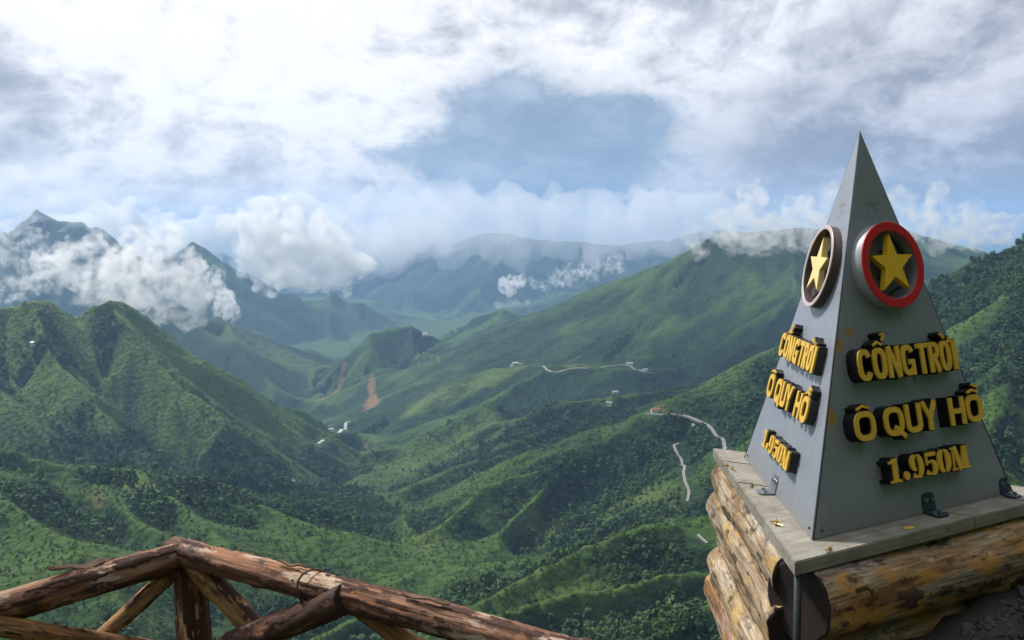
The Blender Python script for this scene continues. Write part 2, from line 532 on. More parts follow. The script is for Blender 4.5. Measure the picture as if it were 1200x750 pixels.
def build_terrain_arrays():
    az = np.concatenate([np.linspace(-180, -41, 40)[:-1], np.linspace(-41, 41, 820), np.linspace(41, 180, 40)[1:]])
    azr = np.radians(az)
    rad = np.concatenate([np.geomspace(0.6, 500, 170)[:-1], np.geomspace(500, 6000, 820)[:-1], np.geomspace(6000, 32000, 170)])
    rs = ridges_raw()
    # coarse heights, then bilinear
    ci = np.unique(np.concatenate([np.arange(0, 39, 1), np.arange(39, len(az) - 39, 2), np.arange(len(az) - 40, len(az))]))
    cj = np.unique(np.concatenate([np.arange(0, len(rad), 3), [len(rad) - 1]]))
    A, B = np.meshgrid(azr[ci], rad[cj])
    hx, hy = np.sin(A) * B, np.cos(A) * B
    hc, dc = base_height(hx, hy, rs)
    # separable linear interpolation onto the fine grid
    tmp = np.empty((len(cj), len(az)))
    tmd = np.empty((len(cj), len(az)))
    for k in range(len(cj)):
        tmp[k] = np.interp(np.arange(len(az)), ci, hc[k])
        tmd[k] = np.interp(np.arange(len(az)), ci, dc[k])
    lo = np.searchsorted(cj, np.arange(len(rad)), side='right') - 1
    lo = np.clip(lo, 0, len(cj) - 2)
    t = (np.arange(len(rad)) - cj[lo]) / (cj[lo + 1] - cj[lo])
    h = tmp[lo] * (1 - t)[:, None] + tmp[lo + 1] * t[:, None]
    dom = tmd[lo] * (1 - t)[:, None] + tmd[lo + 1] * t[:, None]
    crest = 0.22 + 0.78 * (1 - np.exp(-dom / 130.0))
    A, B = np.meshgrid(azr, rad)
    x, y = np.sin(A) * B, np.cos(A) * B
    nearrows = rad < 80
    hn, sdn = base_height(x[nearrows], y[nearrows], rs)
    h[nearrows] = hn

    def grad(hh):
        hr = np.gradient(hh, axis=0) / np.gradient(B, axis=0)
        ha = np.gradient(hh, axis=1) / (np.gradient(A, axis=1) * B)
        return hr * np.sin(A) + ha * np.cos(A), hr * np.cos(A) - ha * np.sin(A)

    gx, gy = grad(h)
    ero = np.zeros(h.shape, np.float32)
    far = np.clip((B - 150) / 400, 0, 1)
    amp, scale = 46.0, 430.0
    bx = np.zeros(h.shape)
    by = np.zeros(h.shape)
    for o in range(4):
        sl = np.hypot(gx, gy) + 1e-6
        k = np.clip(sl * 2.2, 0.0, 1.25)
        # waves travel along the contour line, bent by the coarser gullies so that they branch
        dxn = (gy / sl + by * 0.35) * k
        dyn = (-gx / sl - bx * 0.35) * k
        nrm = np.maximum(np.hypot(dxn, dyn), 1e-6)
        dxn, dyn = dxn / nrm * np.minimum(nrm, 1.4), dyn / nrm * np.minimum(nrm, 1.4)
        va, ex, ey = erosion(x + 37 * o, y - 91 * o, dxn, dyn, scale)
        big = 1.0 + np.clip((B - 4500) / 5000, 0, 2.5) * (1 if o < 3 else 0)
        w = amp * np.clip(sl * 1.9, 0, 1.1) * far * big * crest
        h = h + (va - 0.6) * w
        ero += va * (0.5 ** o)
        bx += ex * 0.5
        by += ey * 0.5
        amp *= 0.41
        scale *= 0.47
    # uneven ground, then the lumpy top of the forest
    h = h + fbm(x, y, 160, 4, 71) * 9 * far
    grass = ero * 0.60 + fbm(x, y, 420, 4, 83) * 0.9 + fbm(x, y, 80, 3, 91) * 0.55
    # open grassland on the left mountain and on the cone hill
    for (a_, b_, d_, rr_, k_) in ((80, 400, 2120, 480, 0.50), (190, 420, 2250, 330, 0.35), (470, 430, 4430, 420, 0.45), (560, 450, 2950, 420, 0.25)):
        q_ = at(a_, b_, d_)
        grass = grass + k_ * np.exp(-((x - q_.x) ** 2 + (y - q_.y) ** 2) / rr_ ** 2)
    forest = 1 - np.clip((grass + 0.10) / 0.45, 0, 1)
    can = 0.5 + 0.62 * fbm(x, y, 24, 3, 101, 0.66)
    h = h + (can * (4.0 + 8.0 * forest) - 5.0) * far
    nr = np.clip((B - 12) / 60, 0, 1) * (1 - far)
    h = h + fbm(x, y, 9, 3, 111) * 0.8 * nr
    return az, rad, x, y, h, ero, grass, forest


TA = build_terrain_arrays()


def terr_z(px_, py_):
    """terrain height at world x, y"""
    az, rad, x, y, h = TA[:5]
    a = math.degrees(math.atan2(px_, py_))
    r = math.hypot(px_, py_)
    i = int(np.clip(np.searchsorted(az, a) - 1, 0, len(az) - 2))
    j = int(np.clip(np.searchsorted(rad, r) - 1, 0, len(rad) - 2))
    u = (a - az[i]) / (az[i + 1] - az[i])
    v = (r - rad[j]) / (rad[j + 1] - rad[j])
    return (h[j, i] * (1 - u) + h[j, i + 1] * u) * (1 - v) + (h[j + 1, i] * (1 - u) + h[j + 1, i + 1] * u) * v


def ground_at(px_, py_, near=150.0, dmax=30000.0):
    """first terrain point met along the line of sight through a photo pixel"""
    d = ray(px_, py_)
    t, last = near, near
    while t < dmax:
        p = EYE + d * t
        if p.z < terr_z(p.x, p.y):
            lo, hi = last, t
            for _ in range(18):
                mid = (lo + hi) / 2
                q = EYE + d * mid
                if q.z < terr_z(q.x, q.y):
                    hi = mid
                else:
                    lo = mid
            return EYE + d * hi
        last = t
        t *= 1.006
    return None


ROADS = []


def trace(name, pts, width, mat, lift, label, maxjump=0.25):
    """lay a road or stream on the slope and level the ground under it"""
    W_ = []
    for p in pts:
        g = ground_at(*p)
        if g is None or (W_ and abs(g.y - W_[-1].y) > maxjump * g.y):
            continue
        W_.append(g)
    if len(W_) < 2:
        return
    C = []
    for i in range(len(W_) - 1):
        p0, p1, p2, p3 = W_[max(0, i - 1)], W_[i], W_[i + 1], W_[min(len(W_) - 1, i + 2)]
        n = max(2, int((p2 - p1).length / 5))
        for k in range(n):
            t = k / n
            C.append(0.5 * ((2 * p1) + (p2 - p0) * t + (2 * p0 - 5 * p1 + 4 * p2 - p3) * t * t + (3 * p1 - p0 - 3 * p2 + p3) * t ** 3))
    C.append(W_[-1].copy())
    zl = [terr_z(c.x, c.y) for c in C]
    for c, i in zip(C, range(len(C))):
        w = zl[max(0, i - 7):i + 8]
        c.z = sum(w) / len(w)
    ROADS.append((name, C, width, mat, lift, label))


def level_roads():
    az, rad, x, y, h = TA[:5]
    for name, C, width, mat, lift, label in ROADS:
        ca = np.array([[c.x, c.y, c.z] for c in C])
        m = width * 4.0 + 18
        ys, xs = np.where((x > ca[:, 0].min() - m) & (x < ca[:, 0].max() + m) & (y > ca[:, 1].min() - m) & (y < ca[:, 1].max() + m))
        vx, vy = x[ys, xs], y[ys, xs]
        bd = np.full(vx.shape, 1e9)
        bz = np.zeros(vx.shape)
        for c in ca:
            d = np.hypot(vx - c[0], vy - c[1])
            k = d < bd
            bd[k] = d[k]
            bz[k] = c[2]
        w = np.clip((m - bd) / (m - width * 1.3), 0, 1)
        w = w * w * (3 - 2 * w)
        hv = h[ys, xs]
        h[ys, xs] = hv * (1 - w) + (bz - 0.6) * w


def build_terrain():
    az, rad, x, y, h, ero, grass, forest = TA
    nr_, na = h.shape
    co = np.stack([x, y, h], -1).reshape(-1, 3).astype(np.float32)
    idx = np.arange(nr_ * na).reshape(nr_, na)
    q = np.stack([idx[:-1, :-1], idx[:-1, 1:], idx[1:, 1:], idx[1:, :-1]], -1).reshape(-1, 4)
    q = q[:, ::-1]
    me = bpy.data.meshes.new('terrain')
    me.vertices.add(len(co))
    me.vertices.foreach_set('co', co.ravel())
    me.loops.add(len(q) * 4)
    me.loops.foreach_set('vertex_index', q.ravel().astype(np.int32))
    me.polygons.add(len(q))
    me.polygons.foreach_set('loop_start', np.arange(0, len(q) * 4, 4, dtype=np.int32))
    me.update(calc_edges=True)
    me.shade_smooth()
    soil = np.zeros(h.shape, np.float32)
    pale = np.zeros(h.shape, np.float32)

    def slide(p0, p1, wid, amp, arr):
        g0, g1 = ground_at(*p0), ground_at(*p1)
        if g0 is None or g1 is None:
            return
        e = np.array([g1.x - g0.x, g1.y - g0.y])
        L2 = max(e @ e, 1.0)
        if abs(math.hypot(g0.x, g0.y) - math.hypot(g1.x, g1.y)) > 900:
            return
        t = np.clip(((x - g0.x) * e[0] + (y - g0.y) * e[1]) / L2, 0, 1)
        d = np.hypot(x - g0.x - t * e[0], y - g0.y - t * e[1])
        sel = d < wid * 3
        n = np.zeros(h.shape, np.float32)
        n[sel] = fbm(x[sel], y[sel], wid * 1.6, 4, 7)
        w = wid * (0.55 + 0.6 * t)
        v = np.clip(1.4 - d / w + n * 0.9, 0, 1) * amp
        arr[:] = np.maximum(arr, np.where(sel, v, 0))
    # landslide scars of bare red earth
    slide((437, 440), (434, 476), 28, 0.9, soil)
    slide((403, 428), (382, 466), 30, 0.9, soil)
    slide((489, 404), (492, 426), 16, 0.55, soil)
    slide((503, 412), (515, 424), 12, 0.5, soil)
    slide((428, 520), (440, 526), 16, 0.6, soil)
    slide((770, 476), (782, 484), 10, 0.42, soil)
    slide((640, 428), (690, 430), 12, 0.5, soil)
    slide((112, 572), (118, 588), 11, 0.45, soil)
    # paler slopes: clearings, crops and lightened crests and flanks
    slide((610, 432), (500, 470), 60, 0.8, pale)
    slide((700, 470), (735, 466), 26, 0.9, pale)
    slide((575, 490), (480, 545), 60, 0.45, pale)
    slide((520, 610), (500, 640), 20, 0.8, pale)
    slide((150, 560), (160, 575), 18, 0.9, pale)
    slide((112, 358), (150, 360), 70, 0.9, pale)
    slide((15, 362), (60, 360), 70, 0.9, pale)
    slide((140, 370), (215, 420), 80, 0.9, pale)
    slide((60, 420), (110, 480), 60, 0.6, pale)
    slide((170, 410), (250, 490), 50, 0.6, pale)
    slide((10, 380), (60, 420), 110, 0.6, pale)
    slide((60, 370), (40, 470), 80, 0.5, pale)
    slide((215, 370), (350, 430), 160, 0.6, pale)
    slide((230, 430), (330, 500), 60, 0.45, pale)
    slide((480, 385), (410, 408), 220, 0.8, pale)
    slide((620, 600), (760, 590), 60, 0.5, pale)
    slide((1150, 330), (1100, 390), 70, 0.6, pale)
    slide((640, 690), (720, 720), 40, 0.4, pale)
    for nm, arr in (('gully', ero), ('grassy', grass), ('soil', soil), ('pale', pale)):
        at_ = me.attributes.new(nm, 'FLOAT', 'POINT')
        at_.data.foreach_set('value', arr.ravel().astype(np.float32))
    me.materials.append(terrain_material())
    o = bpy.data.objects.new('terrain', me)
    COL.objects.link(o)
    tag(o, 'green mountain slopes, ridges and valley floor', None, kind='structure')
    return o


def terrain_material():
    m, nb, bs, out = material('mountain_vegetation')
    geo = nb.node('ShaderNodeNewGeometry')
    P = geo.outputs['Position']

    def attr(nm):
        a = nb.node('ShaderNodeAttribute', attribute_name=nm)
        return a.outputs['Fac']
    grassy, gully, soil, pale = attr('grassy'), attr('gully'), attr('soil'), attr('pale')
    n_big = nb.noise(P, 0.0035, 5, 0.6)
    n_mid = nb.noise(P, 0.022, 6, 0.65)
    n_fine = nb.noise(P, 0.11, 5, 0.7)
    cell = nb.voro(P, 0.085)
    g = nb.m('ADD', nb.m('ADD', grassy, nb.m('MULTIPLY', nb.m('SUBTRACT', n_mid, 0.5), 1.6)), nb.m('MULTIPLY', nb.m('SUBTRACT', n_big, 0.5), 1.2))
    g = nb.m('ADD', g, nb.m('MULTIPLY', pale, 0.9))
    gm = nb.rng(g, -0.05, 1.0, 0, 1, True)
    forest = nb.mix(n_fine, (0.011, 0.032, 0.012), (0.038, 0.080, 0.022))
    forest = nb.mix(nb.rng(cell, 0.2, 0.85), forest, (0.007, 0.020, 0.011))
    grass = nb.mix(n_fine, (0.034, 0.080, 0.014), (0.088, 0.140, 0.024))
    grass = nb.mix(nb.rng(n_mid, 0.35, 0.7), grass, (0.045, 0.090, 0.021))
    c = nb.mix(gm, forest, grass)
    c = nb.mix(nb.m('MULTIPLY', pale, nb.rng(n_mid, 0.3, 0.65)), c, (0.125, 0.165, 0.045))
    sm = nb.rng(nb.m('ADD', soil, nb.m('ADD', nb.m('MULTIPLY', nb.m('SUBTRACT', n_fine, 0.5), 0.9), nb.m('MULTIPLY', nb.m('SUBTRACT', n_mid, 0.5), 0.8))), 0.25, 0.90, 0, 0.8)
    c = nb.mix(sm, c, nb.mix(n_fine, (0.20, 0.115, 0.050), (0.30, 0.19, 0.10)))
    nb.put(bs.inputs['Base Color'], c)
    bs.inputs['Roughness'].default_value = 0.85
    bs.inputs['Specular IOR Level'].default_value = 0.12
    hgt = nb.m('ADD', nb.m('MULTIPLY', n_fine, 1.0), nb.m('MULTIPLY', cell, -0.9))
    b = nb.node('ShaderNodeBump')
    b.inputs['Strength'].default_value = 0.9
    b.inputs['Distance'].default_value = 7.0
    nb.put(b.inputs['Height'], hgt)
    nb.link(b.outputs[0], bs.inputs['Normal'])
    return m


trace('road', [(757, 487), (775, 486), (792, 485), (806, 487), (818, 492), (828, 498), (833, 504), (840, 510), (848, 516), (850, 523), (846, 530)], 6.0, 'road', 0.5, 'pale winding road below the pedestal')
trace('road', [(812, 491), (813, 497), (811, 505)], 4.5, 'road', 0.7, 'short side road')
trace('road', [(796, 512), (791, 517), (790, 523), (794, 531), (799, 538), (802, 546), (801, 553), (803, 562), (807, 572), (807, 583), (805, 592)], 4.2, 'road', 0.5, 'narrow pale road snaking down the slope')
trace('road', [(818, 620), (822, 630), (829, 642)], 2.6, 'road', 0.5, 'scrap of path beside the pedestal')
trace('road', [(690, 431), (706, 430), (722, 428), (735, 427), (741, 431), (752, 434), (764, 437)], 8.0, 'road', 0.8, 'far road on the shelf')
trace('road', [(612, 428), (640, 431), (665, 431), (690, 431)], 7.0, 'track', 0.6, 'far earth road on the shelf')
trace('road', [(588, 430), (600, 428), (612, 428)], 9.0, 'road', 0.8, 'pale far road end')
trace('river', [(410, 493), (405, 497), (400, 502), (396, 507)], 11.0, 'river', 0.6, 'white river in the valley bottom')
trace('river', [(379, 515), (373, 519)], 8.0, 'river', 0.6, 'white river glint')
trace('river', [(343, 556), (346, 562), (348, 571)], 6.0, 'river', 0.6, 'narrow white stream in the gorge')
level_roads()
build_terrain()


# ------------------------------------------------------------------ haze
def build_haze():
    m = bpy.data.materials.new('valley_air')
    m.use_nodes = True
    nt = m.node_tree
    nt.nodes.clear()
    nb = NB(nt)
    pv = nb.node('ShaderNodeVolumePrincipled')
    pv.inputs['Color'].default_value = (0.38, 0.62, 1.0, 1)
    pv.inputs['Density'].default_value = HAZE
    pv.inputs['Anisotropy'].default_value = 0.1
    out = nb.node('ShaderNodeOutputMaterial')
    nb.link(pv.outputs[0], out.inputs['Volume'])
    S, lo, hi = 33000, -1300, 800
    v = [(sx * S, sy * S, z) for z in (lo, hi) for sx, sy in ((-1, -1), (1, -1), (1, 1), (-1, 1))]
    f = [(3, 2, 1, 0), (4, 5, 6, 7), (0, 1, 5, 4), (1, 2, 6, 5), (2, 3, 7, 6), (3, 0, 4, 7)]
    o = mesh_obj('haze', v, f, m)
    tag(o, 'pale blue haze filling the air of the valley', None, kind='stuff')


HAZE = 5.8e-5
build_haze()


# ------------------------------------------------------------------ materials of the near things
def mat_log(name, pal, bark_col, streak=1.0, rough=0.7, bark_mix=1.0):
    """wood along local Z; vertex attribute 'bark' marks where bark still clings"""
    m, nb, bs, out = material(name)
    tc = nb.node('ShaderNodeTexCoord').outputs['Object']
    rnd = nb.node('ShaderNodeObjectInfo').outputs['Random']
    off = nb.m('MULTIPLY', rnd, 37.0)
    x, y, z = nb.sep(tc)
    P = nb.xyz(nb.m('ADD', x, off), y, nb.m('MULTIPLY', z, 0.16))
    P2 = nb.xyz(nb.m('ADD', x, off), y, nb.m('MULTIPLY', z, 0.05))
    w = nb.noise(P, 9.0, 3, 0.5, out='Color')
    Pw = nb.v('ADD', P, nb.v('SCALE', nb.v('SUBTRACT', w, (.5, .5, .5)), scale=0.10))
    n1 = nb.noise(Pw, 14.0, 6, 0.6)
    n2 = nb.noise(nb.v('ADD', Pw, (4.1, 2.2, 8.8)), 11.0, 5, 0.6)
    grain = nb.noise(nb.v('ADD', P2, nb.v('SCALE', nb.v('SUBTRACT', w, (.5, .5, .5)), scale=0.02)), 110.0, 5, 0.65)
    blot = nb.noise(nb.xyz(nb.m('ADD', x, off), y, nb.m('MULTIPLY', z, 0.45)), 17.0, 7, 0.70)
    patch = nb.noise(nb.xyz(nb.m('ADD', x, nb.m('MULTIPLY', off, 1.7)), y, nb.m('MULTIPLY', z, 0.35)), 13.0, 6, 0.65)
    c = nb.ramp(n1, [(0.25, pal[0]), (0.42, pal[1]), (0.55, pal[2]), (0.70, pal[3])])
    c = nb.mix(nb.rng(n2, 0.52, 0.70, 0, 0.85), c, pal[4])
    c = nb.mix(nb.rng(grain, 0.34, 0.62, 0.80 * streak, 0.0), c, (0.035, 0.020, 0.014))
    c = nb.mix(nb.rng(patch, 0.54, 0.60, 0, 0.8), c, pal[5])
    c = nb.mix(nb.rng(blot, 0.53, 0.63, 0, 0.85), c, (0.026, 0.015, 0.012))
    a = nb.node('ShaderNodeAttribute', attribute_name='bark').outputs['Fac']
    fine = nb.noise(tc, 160.0, 4, 0.7)
    bk = nb.mix(fine, tuple(k * 0.45 for k in bark_col), tuple(min(1, k * 1.5) for k in bark_col))
    bf = nb.rng(nb.m('ADD', a, nb.m('MULTIPLY', nb.m('SUBTRACT', fine, 0.5), 0.35)), 0.40, 0.55, 0, bark_mix)
    c = nb.mix(bf, c, bk)
    nb.put(bs.inputs['Base Color'], c)
    nb.put(bs.inputs['Roughness'], nb.rng(n1, 0.2, 0.8, rough, rough + 0.18))
    bs.inputs['Specular IOR Level'].default_value = 0.35
    h = nb.m('ADD', nb.m('MULTIPLY', grain, 0.7), nb.m('ADD', nb.m('MULTIPLY', fine, 0.45), nb.m('MULTIPLY', n1, 0.6)))
    bump(nb, bs, h, 0.75, 0.008)
    return m


M_RAIL = mat_log('peeling_red_brown_log', [(0.07, 0.024, 0.014), (0.19, 0.075, 0.042), (0.31, 0.15, 0.085), (0.43, 0.28, 0.19), (0.42, 0.17, 0.05), (0.52, 0.40, 0.31)], (0.060, 0.026, 0.018))
M_BRACE = mat_log('ochre_brown_pole', [(0.09, 0.038, 0.018), (0.25, 0.11, 0.036), (0.40, 0.20, 0.07), (0.48, 0.30, 0.16), (0.14, 0.07, 0.04), (0.46, 0.25, 0.07)], (0.060, 0.030, 0.022))
M_LOG = mat_log('stripped_varnished_log', [(0.13, 0.050, 0.018), (0.38, 0.19, 0.065), (0.54, 0.38, 0.23), (0.56, 0.46, 0.37), (0.25, 0.22, 0.24), (0.50, 0.24, 0.045)], (0.085, 0.045, 0.030))
M_LOG2 = mat_log('weathered_stripped_log', [(0.13, 0.066, 0.026), (0.32, 0.20, 0.095), (0.50, 0.39, 0.26), (0.54, 0.47, 0.38), (0.22, 0.19, 0.15), (0.44, 0.29, 0.10)], (0.075, 0.045, 0.032))
M_END = plain('dark_log_end_with_shade', (0.014, 0.007, 0.006), 0.8, var=0.5, scale=30, bmp=0.4)  # cut ends, near-black with the shade of the corner void in the colour
M_STEEL = plain('dull_zinc_steel', (0.30, 0.32, 0.35), 0.38, 0.9, var=0.3, scale=60)
M_BLUESTEEL = plain('dark_blued_steel', (0.055, 0.085, 0.13), 0.45, 0.7, var=0.4, scale=70)
M_ROD = plain('dark_iron_rod', (0.035, 0.038, 0.042), 0.5, 0.6, var=0.3, scale=60)
M_BRASS = plain('brass_screw', (0.62, 0.44, 0.16), 0.35, 0.9, var=0.2)
M_BLACK = plain('matt_black_letter_side', (0.008, 0.008, 0.011), 0.5, var=0.3, spec=0.3)
M_GREYSIDE = plain('grey_black_letter_side', (0.022, 0.022, 0.026), 0.5, var=0.4, spec=0.4)  # slightly lighter black on the left face's letter sides
M_RED = plain('red_paint', (0.52, 0.012, 0.020), 0.42, var=0.12, scale=30)
M_REDGLARE = plain('red_paint_pale_with_glare', (0.50, 0.40, 0.41), 0.45, var=0.2, scale=40)  # red ring paint with its grazing sheen put into a pale colour
M_DARKBROWN = plain('dark_brown_drum_side', (0.06, 0.042, 0.045), 0.5, var=0.3, scale=30)
M_SILVER = plain('silver_drum_side', (0.36, 0.36, 0.40), 0.42, 0.2, var=0.12, scale=15)
M_DRUMBACK = plain('grey_violet_drum_back', (0.17, 0.16, 0.21), 0.6, var=0.25, scale=14)
M_WIRE = plain('rusty_tie_wire', (0.10, 0.045, 0.025), 0.7, 0.3)
M_PAINTSPOT = plain('spilled_yellow_paint', (0.62, 0.42, 0.03), 0.6, var=0.3, scale=80)


def mat_yellow(name, lo, hi):
    m, nb, bs, out = material(name)
    tc = nb.node('ShaderNodeTexCoord').outputs['Object']
    n = nb.noise(tc, 60, 5, 0.65)
    c = nb.mix(n, lo, hi)
    sp = nb.noise(tc, 210, 3, 0.6)
    c = nb.mix(nb.rng(sp, 0.62, 0.75, 0, 0.5), c, (0.16, 0.09, 0.02))
    nb.put(bs.inputs['Base Color'], c)
    bs.inputs['Roughness'].default_value = 0.5
    return m


M_YELLOW = mat_yellow('yellow_letter_paint', (0.60, 0.33, 0.016), (0.86, 0.54, 0.07))
M_STAR = mat_yellow('yellow_star_paint', (0.74, 0.42, 0.012), (0.86, 0.54, 0.03))
M_STARPALE = mat_yellow('pale_gold_star_paint', (0.72, 0.55, 0.20), (0.85, 0.68, 0.32))
M_YELLOW2 = mat_yellow('aged_yellow_letter_paint', (0.58, 0.33, 0.02), (0.76, 0.50, 0.08))


def mat_panel(name, sprays):
    """silver-grey painted sheet; local X along the base, Y up the slope; overspray of yellow paint"""
    m, nb, bs, out = material(name)
    tc = nb.node('ShaderNodeTexCoord').outputs['Object']
    x, y, z = nb.sep(tc)
    n = nb.noise(tc, 5, 6, 0.6)
    f = nb.noise(tc, 45, 5, 0.65)
    drip = nb.noise(nb.xyz(nb.m('MULTIPLY', x, 40.0), nb.m('MULTIPLY', y, 2.2), 0.0), 1.0, 5, 0.6)
    c = nb.mix(n, (0.235, 0.265, 0.32), (0.31, 0.34, 0.395))
    c = nb.mix(nb.rng(drip, 0.50, 0.72, 0, 0.35), c, (0.19, 0.19, 0.20))
    scr = nb.noise(nb.xyz(nb.m('MULTIPLY', nb.m('ADD', x, nb.m('MULTIPLY', y, 0.7)), 6.0), nb.m('MULTIPLY', nb.m('SUBTRACT', y, x), 160.0), 3.0), 1.0, 4, 0.6)
    c = nb.mix(nb.rng(scr, 0.66, 0.72, 0, 0.25), c, (0.50, 0.51, 0.53))
    c = nb.mix(nb.rng(y, 0.10, 0.0, 0, 0.45), c, (0.17, 0.155, 0.13))
    c = nb.mix(nb.rng(f, 0.62, 0.78, 0, 0.30), c, (0.20, 0.19, 0.21))
    for (cx, cy_, sx, sy, amp) in [(0.01, 1.08, 0.05, 0.07, 0.5)]:
        g = nb.gauss(x, y, cx, cy_, sx, sy, amp)
        k = nb.rng(nb.m('MULTIPLY', g, nb.rng(nb.noise(tc, 32, 4, 0.6), 0.45, 0.62)), 0.1, 0.5)
        c = nb.mix(nb.m('MULTIPLY', k, 0.6), c, (0.12, 0.11, 0.12))
    for (cx, cy_, sx, sy, amp) in sprays:
        g = nb.gauss(x, y, cx, cy_, sx, sy, amp)
        k = nb.rng(nb.m('MULTIPLY', g, nb.m('MULTIPLY', nb.noise(tc, 48, 6, 0.75), nb.m('ADD', nb.noise(tc, 150, 3, 0.7), 0.55))), 0.28, 0.78)
        c = nb.mix(k, c, (0.46, 0.24, 0.020))
    nb.put(bs.inputs['Base Color'], c)
    nb.put(bs.inputs['Roughness'], nb.rng(f, 0.3, 0.7, 0.36, 0.52))
    bs.inputs['Metallic'].default_value = 0.25
    bump(nb, bs, nb.m('ADD', nb.m('MULTIPLY', n, 3.0), nb.m('MULTIPLY', f, 0.5)), 0.12, 0.01)
    return m


def mat_board():
    m, nb, bs, out = material('weathered_grey_board')
    tc = nb.node('ShaderNodeTexCoord').outputs['Object']
    x, y, z = nb.sep(tc)
    # grain runs along the board's right-hand edge
    ca, sa = math.cos(R(26)), math.sin(R(26))
    u = nb.m('ADD', nb.m('MULTIPLY', x, ca), nb.m('MULTIPLY', y, sa))
    v = nb.m('SUBTRACT', nb.m('MULTIPLY', y, ca), nb.m('MULTIPLY', x, sa))
    G = nb.xyz(nb.m('MULTIPLY', u, 0.12), v, z)
    gr = nb.noise(G, 60, 6, 0.65)
    n = nb.noise(tc, 7, 6, 0.65)
    c = nb.ramp(n, [(0.3, (0.17, 0.155, 0.12)), (0.5, (0.27, 0.255, 0.215)), (0.7, (0.36, 0.345, 0.30))])
    c = nb.mix(nb.rng(gr, 0.3, 0.65, 0.55, 0), c, (0.085, 0.068, 0.045))
    st = nb.noise(tc, 24, 5, 0.7)
    c = nb.mix(nb.rng(st, 0.60, 0.72, 0, 0.6), c, (0.07, 0.055, 0.04))
    nb.put(bs.inputs['Base Color'], c)
    bs.inputs['Roughness'].default_value = 0.75
    bump(nb, bs, nb.m('ADD', gr, nb.m('MULTIPLY', st, 0.6)), 0.5, 0.004)
    return m


M_BOARD = mat_board()


# ------------------------------------------------------------------ logs
def pnoise3(p, freq, seed):
    """cheap smooth noise for arrays of 3-D points"""
    return (vnoise(p[..., 0] * freq + seed * 3.1, p[..., 1] * freq + p[..., 2] * freq * 0.37, seed)
            + vnoise(p[..., 2] * freq - seed * 1.7, p[..., 1] * freq * 0.8 + p[..., 0] * freq * 0.45, seed + 5)) * 0.5


